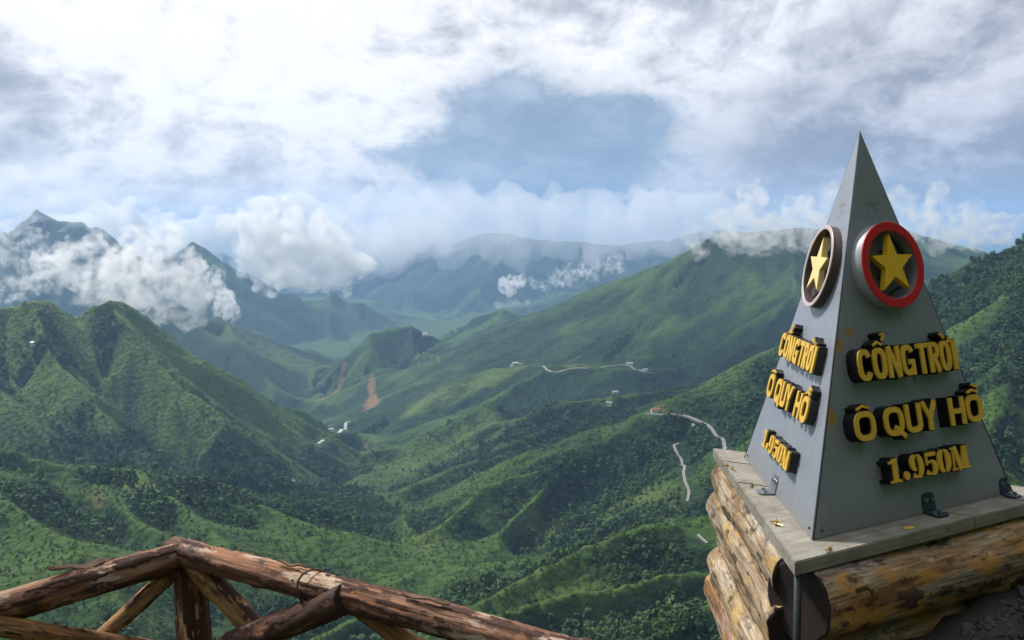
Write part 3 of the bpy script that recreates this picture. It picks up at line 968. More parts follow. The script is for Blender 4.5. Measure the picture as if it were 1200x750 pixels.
def make_log(name, a, b, ra, rb, mat, parent=None, seed=1, bark=0.0, bend=0.0, lump=0.06, ncirc=40, step=0.012, squash=1.0, endmat=None, knots=3, bark_th=0.006, splay=0.0):
    a, b = Vector(a), Vector(b)
    L = (b - a).length
    n = max(8, int(L / step))
    zz = np.linspace(0, L, n)
    th = np.linspace(0, 2 * np.pi, ncirc, endpoint=False)
    Z, T = np.meshgrid(zz, th, indexing='ij')
    t = Z / L
    rad = ra + (rb - ra) * t
    p = np.stack([np.cos(T) * 0.1, np.sin(T) * 0.1, Z], -1)
    ps = p * np.array([1, 1, 0.25])
    rr = rad * (1 + lump * pnoise3(ps, 12, seed) + lump * 0.6 * pnoise3(ps, 30, seed + 2) + 0.02 * pnoise3(ps, 90, seed + 4))
    rr = rr + rad * splay * (np.abs(2 * t - 1) ** 3)
    rs_ = random.Random(seed)
    for k in range(knots):
        kz, kt = rs_.uniform(0.08, 0.92) * L, rs_.uniform(0, 6.28)
        dz = (Z - kz) / (0.6 * ra)
        dt = np.angle(np.exp(1j * (T - kt))) / 0.45
        rr = rr + 0.16 * ra * np.exp(-(dz ** 2 + dt ** 2))
    bk = np.zeros(Z.shape)
    if bark > 0:
        pb = p * np.array([1, 1, 0.35])
        f = 0.5 + 0.5 * (pnoise3(pb, 20, seed + 9) * 0.9 + pnoise3(pb, 55, seed + 11) * 0.75 + pnoise3(pb, 140, seed + 12) * 0.5)
        bk = np.clip((f - (1 - bark)) / 0.06 + 0.5, 0, 1)
        rr = rr + bk * bark_th + bk * 0.003 * pnoise3(p, 140, seed + 13)
    bx = bend * np.sin(np.pi * t) + 0.25 * bend * np.sin(2.7 * np.pi * t + seed)
    by = 0.5 * bend * np.sin(np.pi * t * 1.6 + seed * 2)
    X = np.cos(T) * rr + bx
    Y = np.sin(T) * rr * squash + by
    V = np.stack([X, Y, Z], -1).reshape(-1, 3)
    idx = np.arange(n * ncirc).reshape(n, ncirc)
    nx = np.roll(idx, -1, axis=1)
    F = np.stack([idx[:-1], nx[:-1], nx[1:], idx[1:]], -1).reshape(-1, 4).tolist()
    V = V.tolist()
    bkv = bk.reshape(-1).tolist()
    # slightly dished cut ends
    endfaces = []
    for row, sgn in ((0, 1), (n - 1, -1)):
        ring0 = idx[row].tolist()
        base = len(V)
        cx, cy_ = float(bx[row, 0]), float(by[row, 0])
        for k in range(ncirc):
            v = V[ring0[k]]
            V.append([cx + (v[0] - cx) * 0.93, cy_ + (v[1] - cy_) * 0.93, v[2] - sgn * 0.004])
            bkv.append(0)
        V.append([cx, cy_, (0.004 if row == 0 else L - 0.004)])
        bkv.append(0)
        for k in range(ncirc):
            k2 = (k + 1) % ncirc
            q = [ring0[k], base + k, base + k2, ring0[k2]]
            tr = [base + k, base + ncirc, base + k2]
            if sgn < 0:
                q.reverse()
                tr.reverse()
            endfaces += [q, tr]
    nside = len(F)
    F += endfaces
    o = mesh_obj(name, V, F, mat, None, True)
    at_ = o.data.attributes.new('bark', 'FLOAT', 'POINT')
    at_.data.foreach_set('value', np.array(bkv, np.float32))
    if endmat:
        o.data.materials.append(endmat)
        mi = np.zeros(len(F), np.int32)
        mi[nside:] = 1
        o.data.polygons.foreach_set('material_index', mi)
    sm_ = np.ones(len(F), bool)
    sm_[nside:] = False
    o.data.polygons.foreach_set('use_smooth', sm_)
    q = (b - a).to_track_quat('Z', 'Y')
    mw = Matrix.Translation(a) @ q.to_matrix().to_4x4()
    if parent:
        o.parent = parent
        o.matrix_parent_inverse = Matrix.Identity(4)
        o.matrix_basis = parent.matrix_basis.inverted() @ mw
    else:
        o.matrix_basis = mw
    return o


# ------------------------------------------------------------------ triangular pyramid marker
PC = Vector((1.24905, 3.07867, 1.75 - 0.96874))       # centre of its base
PYAW = -2.152952
CR, PH = 1 / math.sqrt(3), 1.32085
MON = empty('summit_pyramid', PC)
tag(MON, 'tall grey three-sided metal pyramid with yellow lettering and stars on the log pedestal', 'monument')
_c = [Vector((CR * math.cos(PYAW + k * 2 * math.pi / 3), CR * math.sin(PYAW + k * 2 * math.pi / 3), 0)) for k in range(3)]
PF, PRt, PL = _c[0], _c[1], _c[2]          # front, right and left corners (relative to PC)
PA = Vector((0, 0, PH))


def face_frame(b0, b1):
    """matrix whose X runs along the base, Y up the slope, Z out of the face; origin mid base"""
    mid = (b0 + b1) / 2
    e = (b1 - b0).normalized()
    v = (PA - mid).normalized()
    n = e.cross(v)
    return Matrix(((e.x, v.x, n.x, mid.x), (e.y, v.y, n.y, mid.y), (e.z, v.z, n.z, mid.z), (0, 0, 0, 1)))


FR_R = face_frame(PF, PRt)
FR_L = face_frame(PL, PF)
FR_B = face_frame(PRt, PL)
SLOPE = (PA - (PF + PRt) / 2).length


def prism(outline, z0, z1, bevel=0.0):
    """extruded polygon in a bmesh (outline counter-clockwise in XY)"""
    bm = bmesh.new()
    lo = [bm.verts.new((x, y, z0)) for x, y in outline]
    hi = [bm.verts.new((x, y, z1)) for x, y in outline]
    n = len(outline)
    bm.faces.new(list(reversed(lo)))
    bm.faces.new(hi)
    for i in range(n):
        bm.faces.new((lo[i], lo[(i + 1) % n], hi[(i + 1) % n], hi[i]))
    bmesh.ops.recalc_face_normals(bm, faces=bm.faces)
    if bevel:
        es = [e for e in bm.edges if abs(e.verts[0].co.z - e.verts[1].co.z) < 1e-6 and e.verts[0].co.z > (z0 + z1) / 2]
        bmesh.ops.bevel(bm, geom=es, offset=bevel, segments=2, affect='EDGES')
    return bm


SPRAY_R = [(-0.275, 0.600, 0.050, 0.036, 1.5), (-0.205, 0.642, 0.035, 0.026, 1.4), (-0.30, 0.55, 0.02, 0.05, 0.9), (-0.342, 0.368, 0.030, 0.045, 1.5), (-0.35, 0.30, 0.02, 0.05, 0.8),
           (0.30, 0.44, 0.03, 0.015, 0.6)]
SPRAY_L = [(0.33, 0.63, 0.035, 0.05, 0.9), (0.36, 0.46, 0.04, 0.02, 0.6)]
for frm, mt in ((FR_R, mat_panel('silver_grey_panel_paint', SPRAY_R)), (FR_L, mat_panel('silver_grey_panel_paint_lettered', SPRAY_L)), (FR_B, mat_panel('silver_grey_panel_paint_plain', []))):
    g = 0.0012
    tri = [(-0.5 + g * 1.7, 0.0), (0.5 - g * 1.7, 0.0), (0.0, SLOPE - g * 3)]
    p = bm_obj('panel', prism(tri, -0.004, 0.0), mt, MON)
    p.matrix_basis = frm
# folded dark seams on the edges
M_SEAM = plain('dark_panel_seam', (0.05, 0.052, 0.06), 0.5, 0.2)
for cnr in (PF, PRt, PL):
    d = (PA - cnr)
    bm = bmesh.new()
    bmesh.ops.create_cone(bm, cap_ends=True, segments=8, radius1=0.0042, radius2=0.0012, depth=d.length * 0.992)
    s = bm_obj('edge_seam', bm, M_SEAM, MON)
    inw = Vector((-cnr.x, -cnr.y, 0)).normalized() * 0.0035
    s.matrix_basis = Matrix.Translation((cnr + PA) / 2 + inw - d * 0.004) @ d.to_track_quat('Z', 'Y').to_matrix().to_4x4()
# small rivets along the bottom edges
rm = bpy.data.meshes.new('rivet')
bm = bmesh.new()
bmesh.ops.create_uvsphere(bm, u_segments=8, v_segments=5, radius=0.0045)
bm.to_mesh(rm)
bm.free()
rm.materials.append(M_ROD)
for frm, us in ((FR_R, (-0.455, 0.46)), (FR_L, (-0.45, 0.45))):
    for u in us:
        o = bpy.data.objects.new('rivet', rm)
        COL.objects.link(o)
        o.parent = MON
        o.matrix_basis = frm @ Matrix.Translation((u, 0.022, 0.001))


# ------------------------------------------------------------------ lettering drawn as strokes
def stroke(pts, w, closed=False):
    """outline quads of a polyline with width (a number or one per point); returns a list of convex quads"""
    P = [Vector((p[0], p[1])) for p in pts]
    n = len(P)
    ws = w if isinstance(w, (list, tuple)) else [w] * n
    Ls, Rs = [], []
    for i in range(n):
        if closed:
            d0, d1 = (P[i] - P[i - 1]), (P[(i + 1) % n] - P[i])
        else:
            d0 = P[i] - P[i - 1] if i > 0 else P[1] - P[0]
            d1 = P[i + 1] - P[i] if i < n - 1 else P[-1] - P[-2]
        d0 = d0.normalized()
        d1 = d1.normalized()
        t = (d0 + d1)
        t = t.normalized() if t.length > 1e-6 else d1
        nr = Vector((-t.y, t.x))
        k = 1.0 / max(0.45, nr.dot(Vector((-d1.y, d1.x))))
        Ls.append(P[i] + nr * ws[i] / 2 * k)
        Rs.append(P[i] - nr * ws[i] / 2 * k)
    return Ls, Rs, closed


def strokes_mesh(bm, sts, z0, z1, lift=0.0004):
    for q, (Ls, Rs, closed) in enumerate(sts):
        zt = z1 + q * lift
        n = len(Ls)
        v = []
        for z in (z0, zt):
            v.append(([bm.verts.new((p.x, p.y, z)) for p in Ls], [bm.verts.new((p.x, p.y, z)) for p in Rs]))
        m_ = n if closed else n - 1
        for i in range(m_):
            j = (i + 1) % n
            bm.faces.new((v[1][1][i], v[1][1][j], v[1][0][j], v[1][0][i]))
            bm.faces.new((v[0][0][i], v[0][0][j], v[0][1][j], v[0][1][i]))
            bm.faces.new((v[0][1][i], v[0][1][j], v[1][1][j], v[1][1][i]))
            bm.faces.new((v[0][0][j], v[0][0][i], v[1][0][i], v[1][0][j]))
        if not closed:
            for i, fl in ((0, False), (n - 1, True)):
                f = [v[0][0][i], v[0][1][i], v[1][1][i], v[1][0][i]]
                bm.faces.new(list(reversed(f)) if fl else f)


def oval(cx, cy_, a, b, t0=0, t1=360, n=28, pw=0.72):
    out = []
    for i in range(n + (0 if abs(t1 - t0) >= 360 else 1)):
        t = R(t0 + (t1 - t0) * i / n)
        c, s = math.cos(t), math.sin(t)
        out.append((cx + a * math.copysign(abs(c) ** pw, c), cy_ + b * math.copysign(abs(s) ** pw, s)))
    return out


def glyph(ch, w, h, s):
    """list of strokes for a condensed bold capital in a w x h box, stroke s"""
    a, b = w / 2 - s / 2, h / 2 - s / 2
    cx, cy_ = w / 2, h / 2
    e = s / 2
    k = s * 0.9
    if ch in 'OQ':
        out = [(oval(cx, cy_, a, b), s, True)]
        if ch == 'Q':
            out.append(([(w * .52, h * .30), (w * 1.0, -h * .08)], s * .85, False))
        return out
    if ch == 'C':
        return [(oval(cx, cy_, a, b, 28, 332), s, False)]
    if ch == 'G':
        return [(oval(cx, cy_, a, b, 30, 318), s, False), ([(w * .52, h * .44), (w - e * .98, h * .44), (w - e, 0.0)], k, False)]
    if ch == 'N':
        return [([(e, 0), (e, h)], s, False), ([(w - e, 0), (w - e, h)], s, False), ([(e * 1.05, h), (w - e * 1.05, 0)], s * .9, False)]
    if ch == 'T':
        return [([(cx, 0), (cx, h)], s, False), ([(0, h - k / 2), (w, h - k / 2)], k, False)]
    if ch == 'R':
        return [([(e, 0), (e, h)], s, False),
                ([(e, h - k / 2)] + oval(w * .48, h * .72, w * .52 - e, h * .28 - k / 2, 90, -90, 12) + [(e, h * .44 + k / 2)], k, False),
                ([(w * .50, h * .48), (w - e * .9, 0)], s * .95, False)]
    if ch == 'I':
        return [([(cx, 0), (cx, h)], s, False)]
    if ch == 'U':
        return [([(e, h), (e, h * .3)] + oval(cx, h * .3, a, h * .3 - e, 190, 350, 14) + [(w - e, h * .3), (w - e, h)], s, False)]
    if ch == 'Y':
        return [([(cx, 0), (cx, h * .45)], s, False), ([(e * .8, h), (cx, h * .40)], s * .95, False), ([(w - e * .8, h), (cx, h * .40)], s * .95, False)]
    if ch == 'H':
        return [([(e, 0), (e, h)], s, False), ([(w - e, 0), (w - e, h)], s, False), ([(e, h * .5), (w - e, h * .5)], k, False)]
    # stencil figures
    th, tn = w * .36, w * .10
    if ch == '0':
        L_ = oval(cx, cy_, w * .32, h * .46, 100, 260, 16, .85)
        R_ = oval(cx, cy_, w * .32, h * .46, 80, -80, 16, .85)
        ws = [tn + (th - tn) * math.sin(math.pi * i / 16) ** .8 for i in range(17)]
        return [(L_, ws, False), (R_, ws, False)]
    if ch == '9':
        L_ = oval(cx, h * .66, w * .32, h * .30, 100, 260, 14, .85)
        R_ = oval(cx, h * .5, w * .32, h * .46, 80, -70, 18, .85) + [(w * .40, h * .05), (w * .2, h * .14)]
        ws = [tn + (th - tn) * math.sin(math.pi * i / 14) ** .8 for i in range(15)]
        wr = [tn + (th - tn) * math.sin(math.pi * min(1, i / 19)) ** .8 for i in range(19)] + [tn, th * .8]
        return [(L_, ws, False), (R_, wr, False)]
    if ch == '5':
        R_ = [(w * .3, h * .56)] + oval(w * .46, h * .32, w * .36, h * .28, 80, -80, 14, .85) + [(w * .38, h * .06), (w * .16, h * .16)]
        wr = [tn] + [tn + (th - tn) * math.sin(math.pi * i / 14) ** .8 for i in range(15)] + [tn, th * .8]
        return [(R_, wr, False), ([(w * .20, h * .46), (w * .20, h * .96)], w * .13, False), ([(w * .18, h * .90), (w * .92, h * .90)], h * .17, False)]
    if ch == '1':
        return [([(w * .56, 0), (w * .56, h)], w * .44, False), ([(w * .02, h * .84), (w * .50, h * .90)], h * .10, False), ([(w * .02, h * .045), (w * 1.06, h * .045)], h * .09, False)]
    if ch == '.':
        return [(oval(cx, w * .42, w * .2, w * .2, 0, 360, 14, 1.0), w * .40, True)]
    if ch == 'M':
        return [([(w * .13, 0), (w * .13, h)], w * .07, False), ([(w * .82, 0), (w * .82, h)], w * .27, False), ([(w * .22, h), (w * .52, 0)], w * .24, False),
                ([(w * .58, h * .18), (w * .74, h * .96)], w * .07, False), ([(0, h * .04), (w * .27, h * .04)], h * .08, False), ([(w * .62, h * .04), (w * 1.02, h * .04)], h * .08, False),
                ([(0, h * .96), (w * .25, h * .96)], h * .08, False), ([(w * .78, h * .965), (w * 1.02, h * .965)], h * .07, False)]
    return []


def marks(kind, w, h, s):
    cx = w / 2
    out = []
    if 'c' in kind:
        out.append(([(cx - w * .30, h * 1.075), (cx, h * 1.175), (cx + w * .30, h * 1.075)], h * .075, False))
    if 'h' in kind:      # hook above
        out.append(([(cx + w * .30, h * 1.40), (cx + w * .46, h * 1.43), (cx + w * .56, h * 1.36), (cx + w * .44, h * 1.28), (cx + w * .42, h * 1.20)], h * .065, False))
    if 'g' in kind:      # grave beside or over the circumflex
        out.append(([(cx + w * .02, h * 1.36), (cx + w * .36, h * 1.24)], h * .075, False))
    if 'a' in kind:      # grave alone
        out.append(([(cx - w * .22, h * 1.24), (cx + w * .10, h * 1.08)], h * .08, False))
    if 'r' in kind:      # horn
        out.append(([(w * .78, h * .93), (w * 1.02, h * .98), (w * 1.06, h * 1.12)], h * .075, False))
    return out


LINES = [
    ('line1', [('C', 0, .128, ''), ('O', .142, .27, 'ch'), ('N', .282, .405, ''), ('G', .418, .548, ''), ('T', .575, .69, ''), ('R', .698, .805, ''), ('O', .812, .925, 'ra'), ('I', .935, 1.0, '')]),
    ('line2', [('O', 0, .150, 'c'), ('Q', .215, .360, ''), ('U', .378, .50, ''), ('Y', .505, .625, ''), ('H', .725, .850, ''), ('O', .862, 1.0, 'cg')]),
    ('line3', [('1', 0, .125, ''), ('.', .155, .245, ''), ('9', .255, .415, ''), ('5', .43, .59, ''), ('0', .60, .765, ''), ('M', .775, 1.0, '')]),
]


def letter_line(frm, chars, u0, u1, v0, h, depth, m_side, m_face, shear=0.0):
    tot = u1 - u0
    for ch, f0, f1, mk in chars:
        w = (f1 - f0) * tot
        s = min(0.0190, w * .38) if ch not in '1.950M' else 0
        if ch == 'I':
            s = w * .72
        g = glyph(ch, w, h, s) + marks(mk, w, h, s)
        fat = 0.0065
        body = bmesh.new()

        def wide(wd, e):
            return [x + e for x in wd] if isinstance(wd, (list, tuple)) else wd + e

        def ext(pts, closed, e):
            if closed:
                return pts
            P = [Vector(p) for p in pts]
            a = P[0] + (P[0] - P[1]).normalized() * e
            b = P[-1] + (P[-1] - P[-2]).normalized() * e
            return [tuple(a)] + [tuple(p) for p in P[1:-1]] + [tuple(b)]
        strokes_mesh(body, [stroke(ext(p, c, fat / 2), wide(wd, fat), c) for p, wd, c in g], -0.002, depth)
        o = bm_obj('letter', body, m_side, MON)
        o.matrix_basis = frm @ Matrix.Translation((u0 + f0 * tot, v0, 0))
        face = bmesh.new()
        strokes_mesh(face, [stroke(p, wd, c) for p, wd, c in g], depth + 0.0001, depth + 0.0065)
        f = bm_obj('letter_face', face, m_face, o)
    return


LR, LL = LINES, LINES
DEP = 0.041
letter_line(FR_R, LINES[0][1], -0.237, 0.260, 0.471, 0.106, DEP, M_BLACK, M_YELLOW)
letter_line(FR_R, LINES[1][1], -0.294, 0.345, 0.279, 0.097, DEP, M_BLACK, M_YELLOW)
letter_line(FR_R, LINES[2][1], -0.168, 0.226, 0.129, 0.078, DEP, M_BLACK, M_YELLOW)
letter_line(FR_L, LINES[0][1], -0.240, 0.218, 0.487, 0.092, 0.028, M_GREYSIDE, M_YELLOW2)
letter_line(FR_L, LINES[1][1], -0.280, 0.265, 0.316, 0.092, 0.028, M_GREYSIDE, M_YELLOW2)
letter_line(FR_L, LINES[2][1], -0.172, 0.195, 0.133, 0.066, 0.028, M_GREYSIDE, M_YELLOW2)


# star discs
def ring_mesh(r0, r1, z0, z1, n=72):
    bm = bmesh.new()
    rings = []
    for r, z in ((r1, z0), (r1, z1 - .0015), (r1 - .0015, z1), (r0 + .0015, z1), (r0, z1 - .0015), (r0, z0)):
        rings.append([bm.verts.new((r * math.cos(2 * math.pi * i / n), r * math.sin(2 * math.pi * i / n), z)) for i in range(n)])
    for a, b in zip(rings[:-1], rings[1:]):
        for i in range(n):
            j = (i + 1) % n
            bm.faces.new((a[i], a[j], b[j], b[i]))
    bmesh.ops.recalc_face_normals(bm, faces=bm.faces)
    return bm


def star_pts(r, ri=0.40, rot=90):
    return [((r if k % 2 == 0 else r * ri) * math.cos(R(rot + 36 * k)), (r if k % 2 == 0 else r * ri) * math.sin(R(rot + 36 * k))) for k in range(10)]


def star_disc(frm, u, v, depth, m_face, m_side, m_in, m_star, label, r_in=0.119):
    base = frm @ Matrix.Translation((u, v, 0))
    d = bm_obj('star_disc', ring_mesh(0.1465, 0.1500, -0.02, depth - .004), m_side, MON, True)
    d.matrix_basis = base
    d['label'] = label
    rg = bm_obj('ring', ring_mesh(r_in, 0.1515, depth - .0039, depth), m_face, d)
    inner = bm_obj('ring_lining', ring_mesh(r_in - .0005, r_in + .0005, -0.0005, depth - .0042), m_in, d, True)
    bm = bmesh.new()
    bmesh.ops.create_circle(bm, cap_ends=True, segments=64, radius=r_in - .0007)
    bk = bm_obj('disc_back', bm, m_in, d)
    bk.matrix_basis = Matrix.Translation((0, 0, 0.0015))
    st = bm_obj('star', prism(star_pts(0.107), depth - .022, depth - .001, 0.0008), m_star, d)
    # the dark struts that carry the star
    for ang, r in ((90, .055), (162, .05), (234, .05), (306, .05), (18, .055)):
        bm = prism([(-.004, -.004), (.004, -.004), (.004, .004), (-.004, .004)], 0.0016, depth - .0221)
        s_ = bm_obj('strut', bm, M_ROD, d)
        s_.matrix_basis = Matrix.Translation((r * math.cos(R(ang)), r * math.sin(R(ang)), 0))
    # spoke wires seen behind the star
    for a0, a1 in ((125, 200), (255, 330), (60, 20)):
        p0 = Vector((.116 * math.cos(R(a0)), .116 * math.sin(R(a0)), .010))
        p1 = Vector((.116 * math.cos(R(a1)), .116 * math.sin(R(a1)), .010))
        bm = bmesh.new()
        bmesh.ops.create_cone(bm, cap_ends=True, segments=8, radius1=.004, radius2=.004, depth=(p1 - p0).length)
        s_ = bm_obj('strut', bm, M_ROD, d)
        s_.matrix_basis = Matrix.Translation((p0 + p1) / 2) @ (p1 - p0).to_track_quat('Z', 'Y').to_matrix().to_4x4()


star_disc(FR_R, 0.003, 0.856, 0.050, M_RED, M_SILVER, M_DRUMBACK, M_STAR, 'drum with a red ring and bright yellow star')
star_disc(FR_L, -0.012, 0.852, 0.034, M_REDGLARE, M_DARKBROWN, M_DARKBROWN, M_STARPALE, 'drum with a thin pale ring, dark sides and pale gold star', 0.136)


# angle brackets holding the pyramid down
def bracket(frm, u, m, big=1.0):
    """L shaped: one plate on the panel, one on the board"""
    w, hgt, out_ = 0.062 * big, 0.062 * big, 0.060 * big
    base = frm @ Matrix.Translation((u, 0.004, 0.0005))
    bm = prism([(-w / 2, 0.0), (w / 2, 0.0), (w / 2, hgt - .012), (w / 2 - .012, hgt), (-w / 2 + .012, hgt), (-w / 2, hgt - .012)], 0.0, 0.004, 0.0006)
    p = bm_obj('bracket', bm, m, MON)
    p.matrix_basis = base
    e = Vector((frm[0][0], frm[1][0], 0)).normalized()
    o_ = Vector((e.y, -e.x, 0))                       # horizontal outward
    pos = Vector(base.translation)
    fm = Matrix(((e.x, o_.x, 0, pos.x), (e.y, o_.y, 0, pos.y), (0, 0, 1, 0.0), (0, 0, 0, 1)))
    bm = prism([(-w / 2, -0.004), (-w / 2, out_ - .012), (-w / 2 + .012, out_), (w / 2 - .012, out_), (w / 2, out_ - .012), (w / 2, -0.004)], 0.0008, 0.0050, 0.0006)
    bmesh.ops.recalc_face_normals(bm, faces=bm.faces)
    ft = bm_obj('foot_plate', bm, m, p)
    ft.matrix_basis = base.inverted() @ fm
    for (x, y) in ((-w * .24, hgt * .62), (w * .24, hgt * .62)):
        b = bmesh.new()
        bmesh.ops.create_cone(b, cap_ends=True, segments=6, radius1=.0085 * big, radius2=.007 * big, depth=.007)
        bo = bm_obj('bolt', b, M_STEEL, p)
        bo.matrix_basis = Matrix.Translation((x, y, 0.0075))
    for (x, y) in ((-w * .24, out_ * .55), (w * .24, out_ * .55)):
        b = bmesh.new()
        bmesh.ops.create_cone(b, cap_ends=True, segments=6, radius1=.0085 * big, radius2=.007 * big, depth=.009)
        bo = bm_obj('bolt', b, M_STEEL, p)
        bo.matrix_basis = base.inverted() @ fm @ Matrix.Translation((x, y, 0.0094))


bracket(FR_R, 0.045, M_BLUESTEEL)
bracket(FR_R, 0.455, M_BLUESTEEL, 0.85)
bracket(FR_L, 0.00, M_STEEL)


# ------------------------------------------------------------------ log pedestal
PED = empty('log_pedestal', (PC.x, PC.y, 0.0))
tag(PED, 'three-sided pedestal of stacked stripped logs under a grey board top', 'pedestal')
SCR = CR + 0.205                       # board top: a larger triangle of the same shape
bc = [Vector((SCR * math.cos(PYAW + k * 2 * math.pi / 3), SCR * math.sin(PYAW + k * 2 * math.pi / 3), 0)) for k in range(3)]
zt = PC.z - 0.002


def poly_piece(pts, name):
    cx = sum(p.x for p in pts) / len(pts)
    o = bm_obj(name, prism([(p.x, p.y) for p in pts], -0.042, 0.0, 0.003), M_BOARD, PED)
    o.matrix_basis = Matrix.Translation((0, 0, zt))
    return o


bF, bR, bL = bc


def lerp(a, b, t):
    return a + (b - a) * t


gap = 0.004
# three boards, the joints square to the left edge
s1a, s1b = lerp(bF, bL, 0.60), lerp(bF, bR, 0.60)
s0a, s0b = lerp(bF, bL, 0.605), lerp(bF, bR, 0.605)
poly_piece([bF, s1b, s1a], 'board')
s2a, s2b = lerp(bF, bL, 0.835), lerp(bF, bR, 0.835)
poly_piece([s0a, s0b, s2b, s2a], 'board')
s3a, s3b = lerp(bF, bL, 0.84), lerp(bF, bR, 0.84)
poly_piece([s3a, s3b, bR, bL], 'board')
for o in PED.children:
    pass

wz = [0.150, 0.165, 0.150, 0.155, 0.150]
LW = bF.lerp(bL, 0.5)
dirL = (bL - bF).normalized()
inL = Vector((-dirL.y, dirL.x, 0))
if inL.dot(-LW) < 0:
    inL = -inL
z = PC.z - 0.046
base0 = Vector((PC.x, PC.y, 0))
# left side: five logs one on another, of unequal length
for k, (dia, o0, o1, inn, mt) in enumerate([(0.165, 0.165, 0.015, 0.070, M_LOG2), (0.160, 0.15, 0.075, 0.050, M_LOG2), (0.115, 0.17, -0.02, 0.062, M_LOG2), (0.150, 0.14, 0.03, 0.045, M_LOG2), (0.170, 0.15, 0.07, 0.050, M_LOG)]):
    c = z - dia / 2
    a = base0 + bF + dirL * o0 + inL * inn + Vector((0, 0, c))
    b = base0 + bL + dirL * (o1 - 0.06) + inL * inn + Vector((0, 0, c))
    make_log('log', a, b, dia * .55, dia * .50, mt, PED, seed=20 + k, bark=0.10, bend=0.008, lump=0.09, endmat=M_END, squash=1.0, step=0.012)
    z -= dia * 0.90
# right side: one thick log under the board, a dark rough one behind the rubble
dirR = (bR - bF).normalized()
inR = Vector((-dirR.y, dirR.x, 0))
if inR.dot(-bF.lerp(bR, 0.5)) < 0:
    inR = -inR
z = PC.z - 0.046
for k, (dia, o0, o1, inn, mt) in enumerate([(0.250, 0.080, 0.10, 0.066, M_LOG), (0.19, 0.16, 0.05, 0.11, M_LOG), (0.19, 0.16, 0.05, 0.10, M_LOG2), (0.17, 0.16, 0.05, 0.09, M_LOG2)]):
    c = z - dia / 2
    a = base0 + bF + dirR * o0 + inR * inn + Vector((0, 0, c))
    b = base0 + bR + dirR * (o1 - 0.1) + inR * inn + Vector((0, 0, c))
    make_log('log', a, b, dia * .52, dia * .50, mt, PED, seed=42 + k, bark=0.16, bend=0.010, lump=0.10, endmat=M_END, ncirc=56, step=0.010, knots=5)
    z -= dia * 0.97
# back side
dirB = (bR - bL).normalized()
inB = -(bL.lerp(bR, 0.5)).normalized()
z = PC.z - 0.046
for k in range(5):
    dia = 0.155
    c = z - dia / 2
    a = base0 + bL + dirB * 0.13 + inB * .07 + Vector((0, 0, c))
    b = base0 + bR - dirB * 0.13 + inB * .07 + Vector((0, 0, c))
    make_log('log', a, b, dia * .52, dia * .5, M_LOG2, PED, seed=60 + k, bark=0.1, ncirc=20, step=0.05, endmat=M_END)
    z -= dia * .97
# steel rod at the front corner
bm = bmesh.new()
bmesh.ops.create_cone(bm, cap_ends=True, segments=16, radius1=0.011, radius2=0.011, depth=PC.z - 0.05)
o = bm_obj('corner_rod', bm, M_ROD, PED, True)
o.matrix_basis = Matrix.Translation(bF * 0.955 + Vector((0, 0, (PC.z - 0.05) / 2)))
# dark core behind the logs: black filling that stands for the shaded hollow
shade_core = [lerp(Vector((0, 0, 0)), c_, 0.72) for c_ in bc]
o = bm_obj('shade_core', prism([(p.x, p.y) for p in shade_core], -0.05, PC.z - 0.052), M_END, PED)


# small brass screws and a paint spot left lying on the board
def on_board(px_, py_, dz=0.0):
    d = ray(px_, py_)
    t = (PC.z - 0.002 + dz - EYE.z) / d.z
    return EYE + d * t


sm = bpy.data.meshes.new('loose_screw')
bm = bmesh.new()
bmesh.ops.create_cone(bm, cap_ends=True, segments=10, radius1=.0022, radius2=.0036, depth=.026, matrix=Matrix.Rotation(R(90), 4, 'Y'))
bmesh.ops.create_cone(bm, cap_ends=True, segments=12, radius1=.0075, radius2=.0062, depth=.005, matrix=Matrix.Translation((.0145, 0, 0)) @ Matrix.Rotation(R(90), 4, 'Y'))
bm.to_mesh(sm)
bm.free()
sm.materials.append(M_BRASS)
screws = [(849, 545, 20, 'brass screw lying on the board top near its far left end'), (860, 550, 95, 'brass screw lying between the far left screw and the left bracket'),
          (880, 569, 60, 'brass screw lying on the board just behind the left bracket'), (906, 611, 10, 'left of the two brass screws lying together in front of the left bracket'),
          (914, 615, 130, 'right of the two brass screws lying together in front of the left bracket'), (970, 644, 40, 'dull screw lying on the board near its front corner')]
for (a, b, rz, lb) in screws:
    o = bpy.data.objects.new('loose_screw', sm)
    COL.objects.link(o)
    p = on_board(a, b, 0.0065)
    o.location = p
    o.rotation_euler = (0, R(4), R(rz))
    tag(o, lb, 'screw', 'screws left lying on the board')
p = on_board(1065, 619)
pts = [((0.020 + .006 * math.sin(3.1 * k + 1)) * math.cos(k * math.pi / 9), (0.011 + .004 * math.sin(2.3 * k)) * math.sin(k * math.pi / 9)) for k in range(18)]
o = bm_obj('paint_spot', prism(pts, 0.0006, 0.0022), M_PAINTSPOT)
o.location = p
o.rotation_euler = (0, 0, R(24))
o.parent = PED
o.location = p - Vector((PC.x, PC.y, 0))

# ------------------------------------------------------------------ log fence
FEN = empty('log_fence', tuple(at(214, 645, 2.8).xy) + (0.0,))
tag(FEN, 'rustic railing of peeling red-brown logs with crossed braces at the cliff edge', 'fence')
fc = at(214, 650, 2.8)                                 # where the two rails meet
zr = fc.z


def on_level(px_, py_, zz):
    d = ray(px_, py_)
    return EYE + d * ((zz - EYE.z) / d.z)


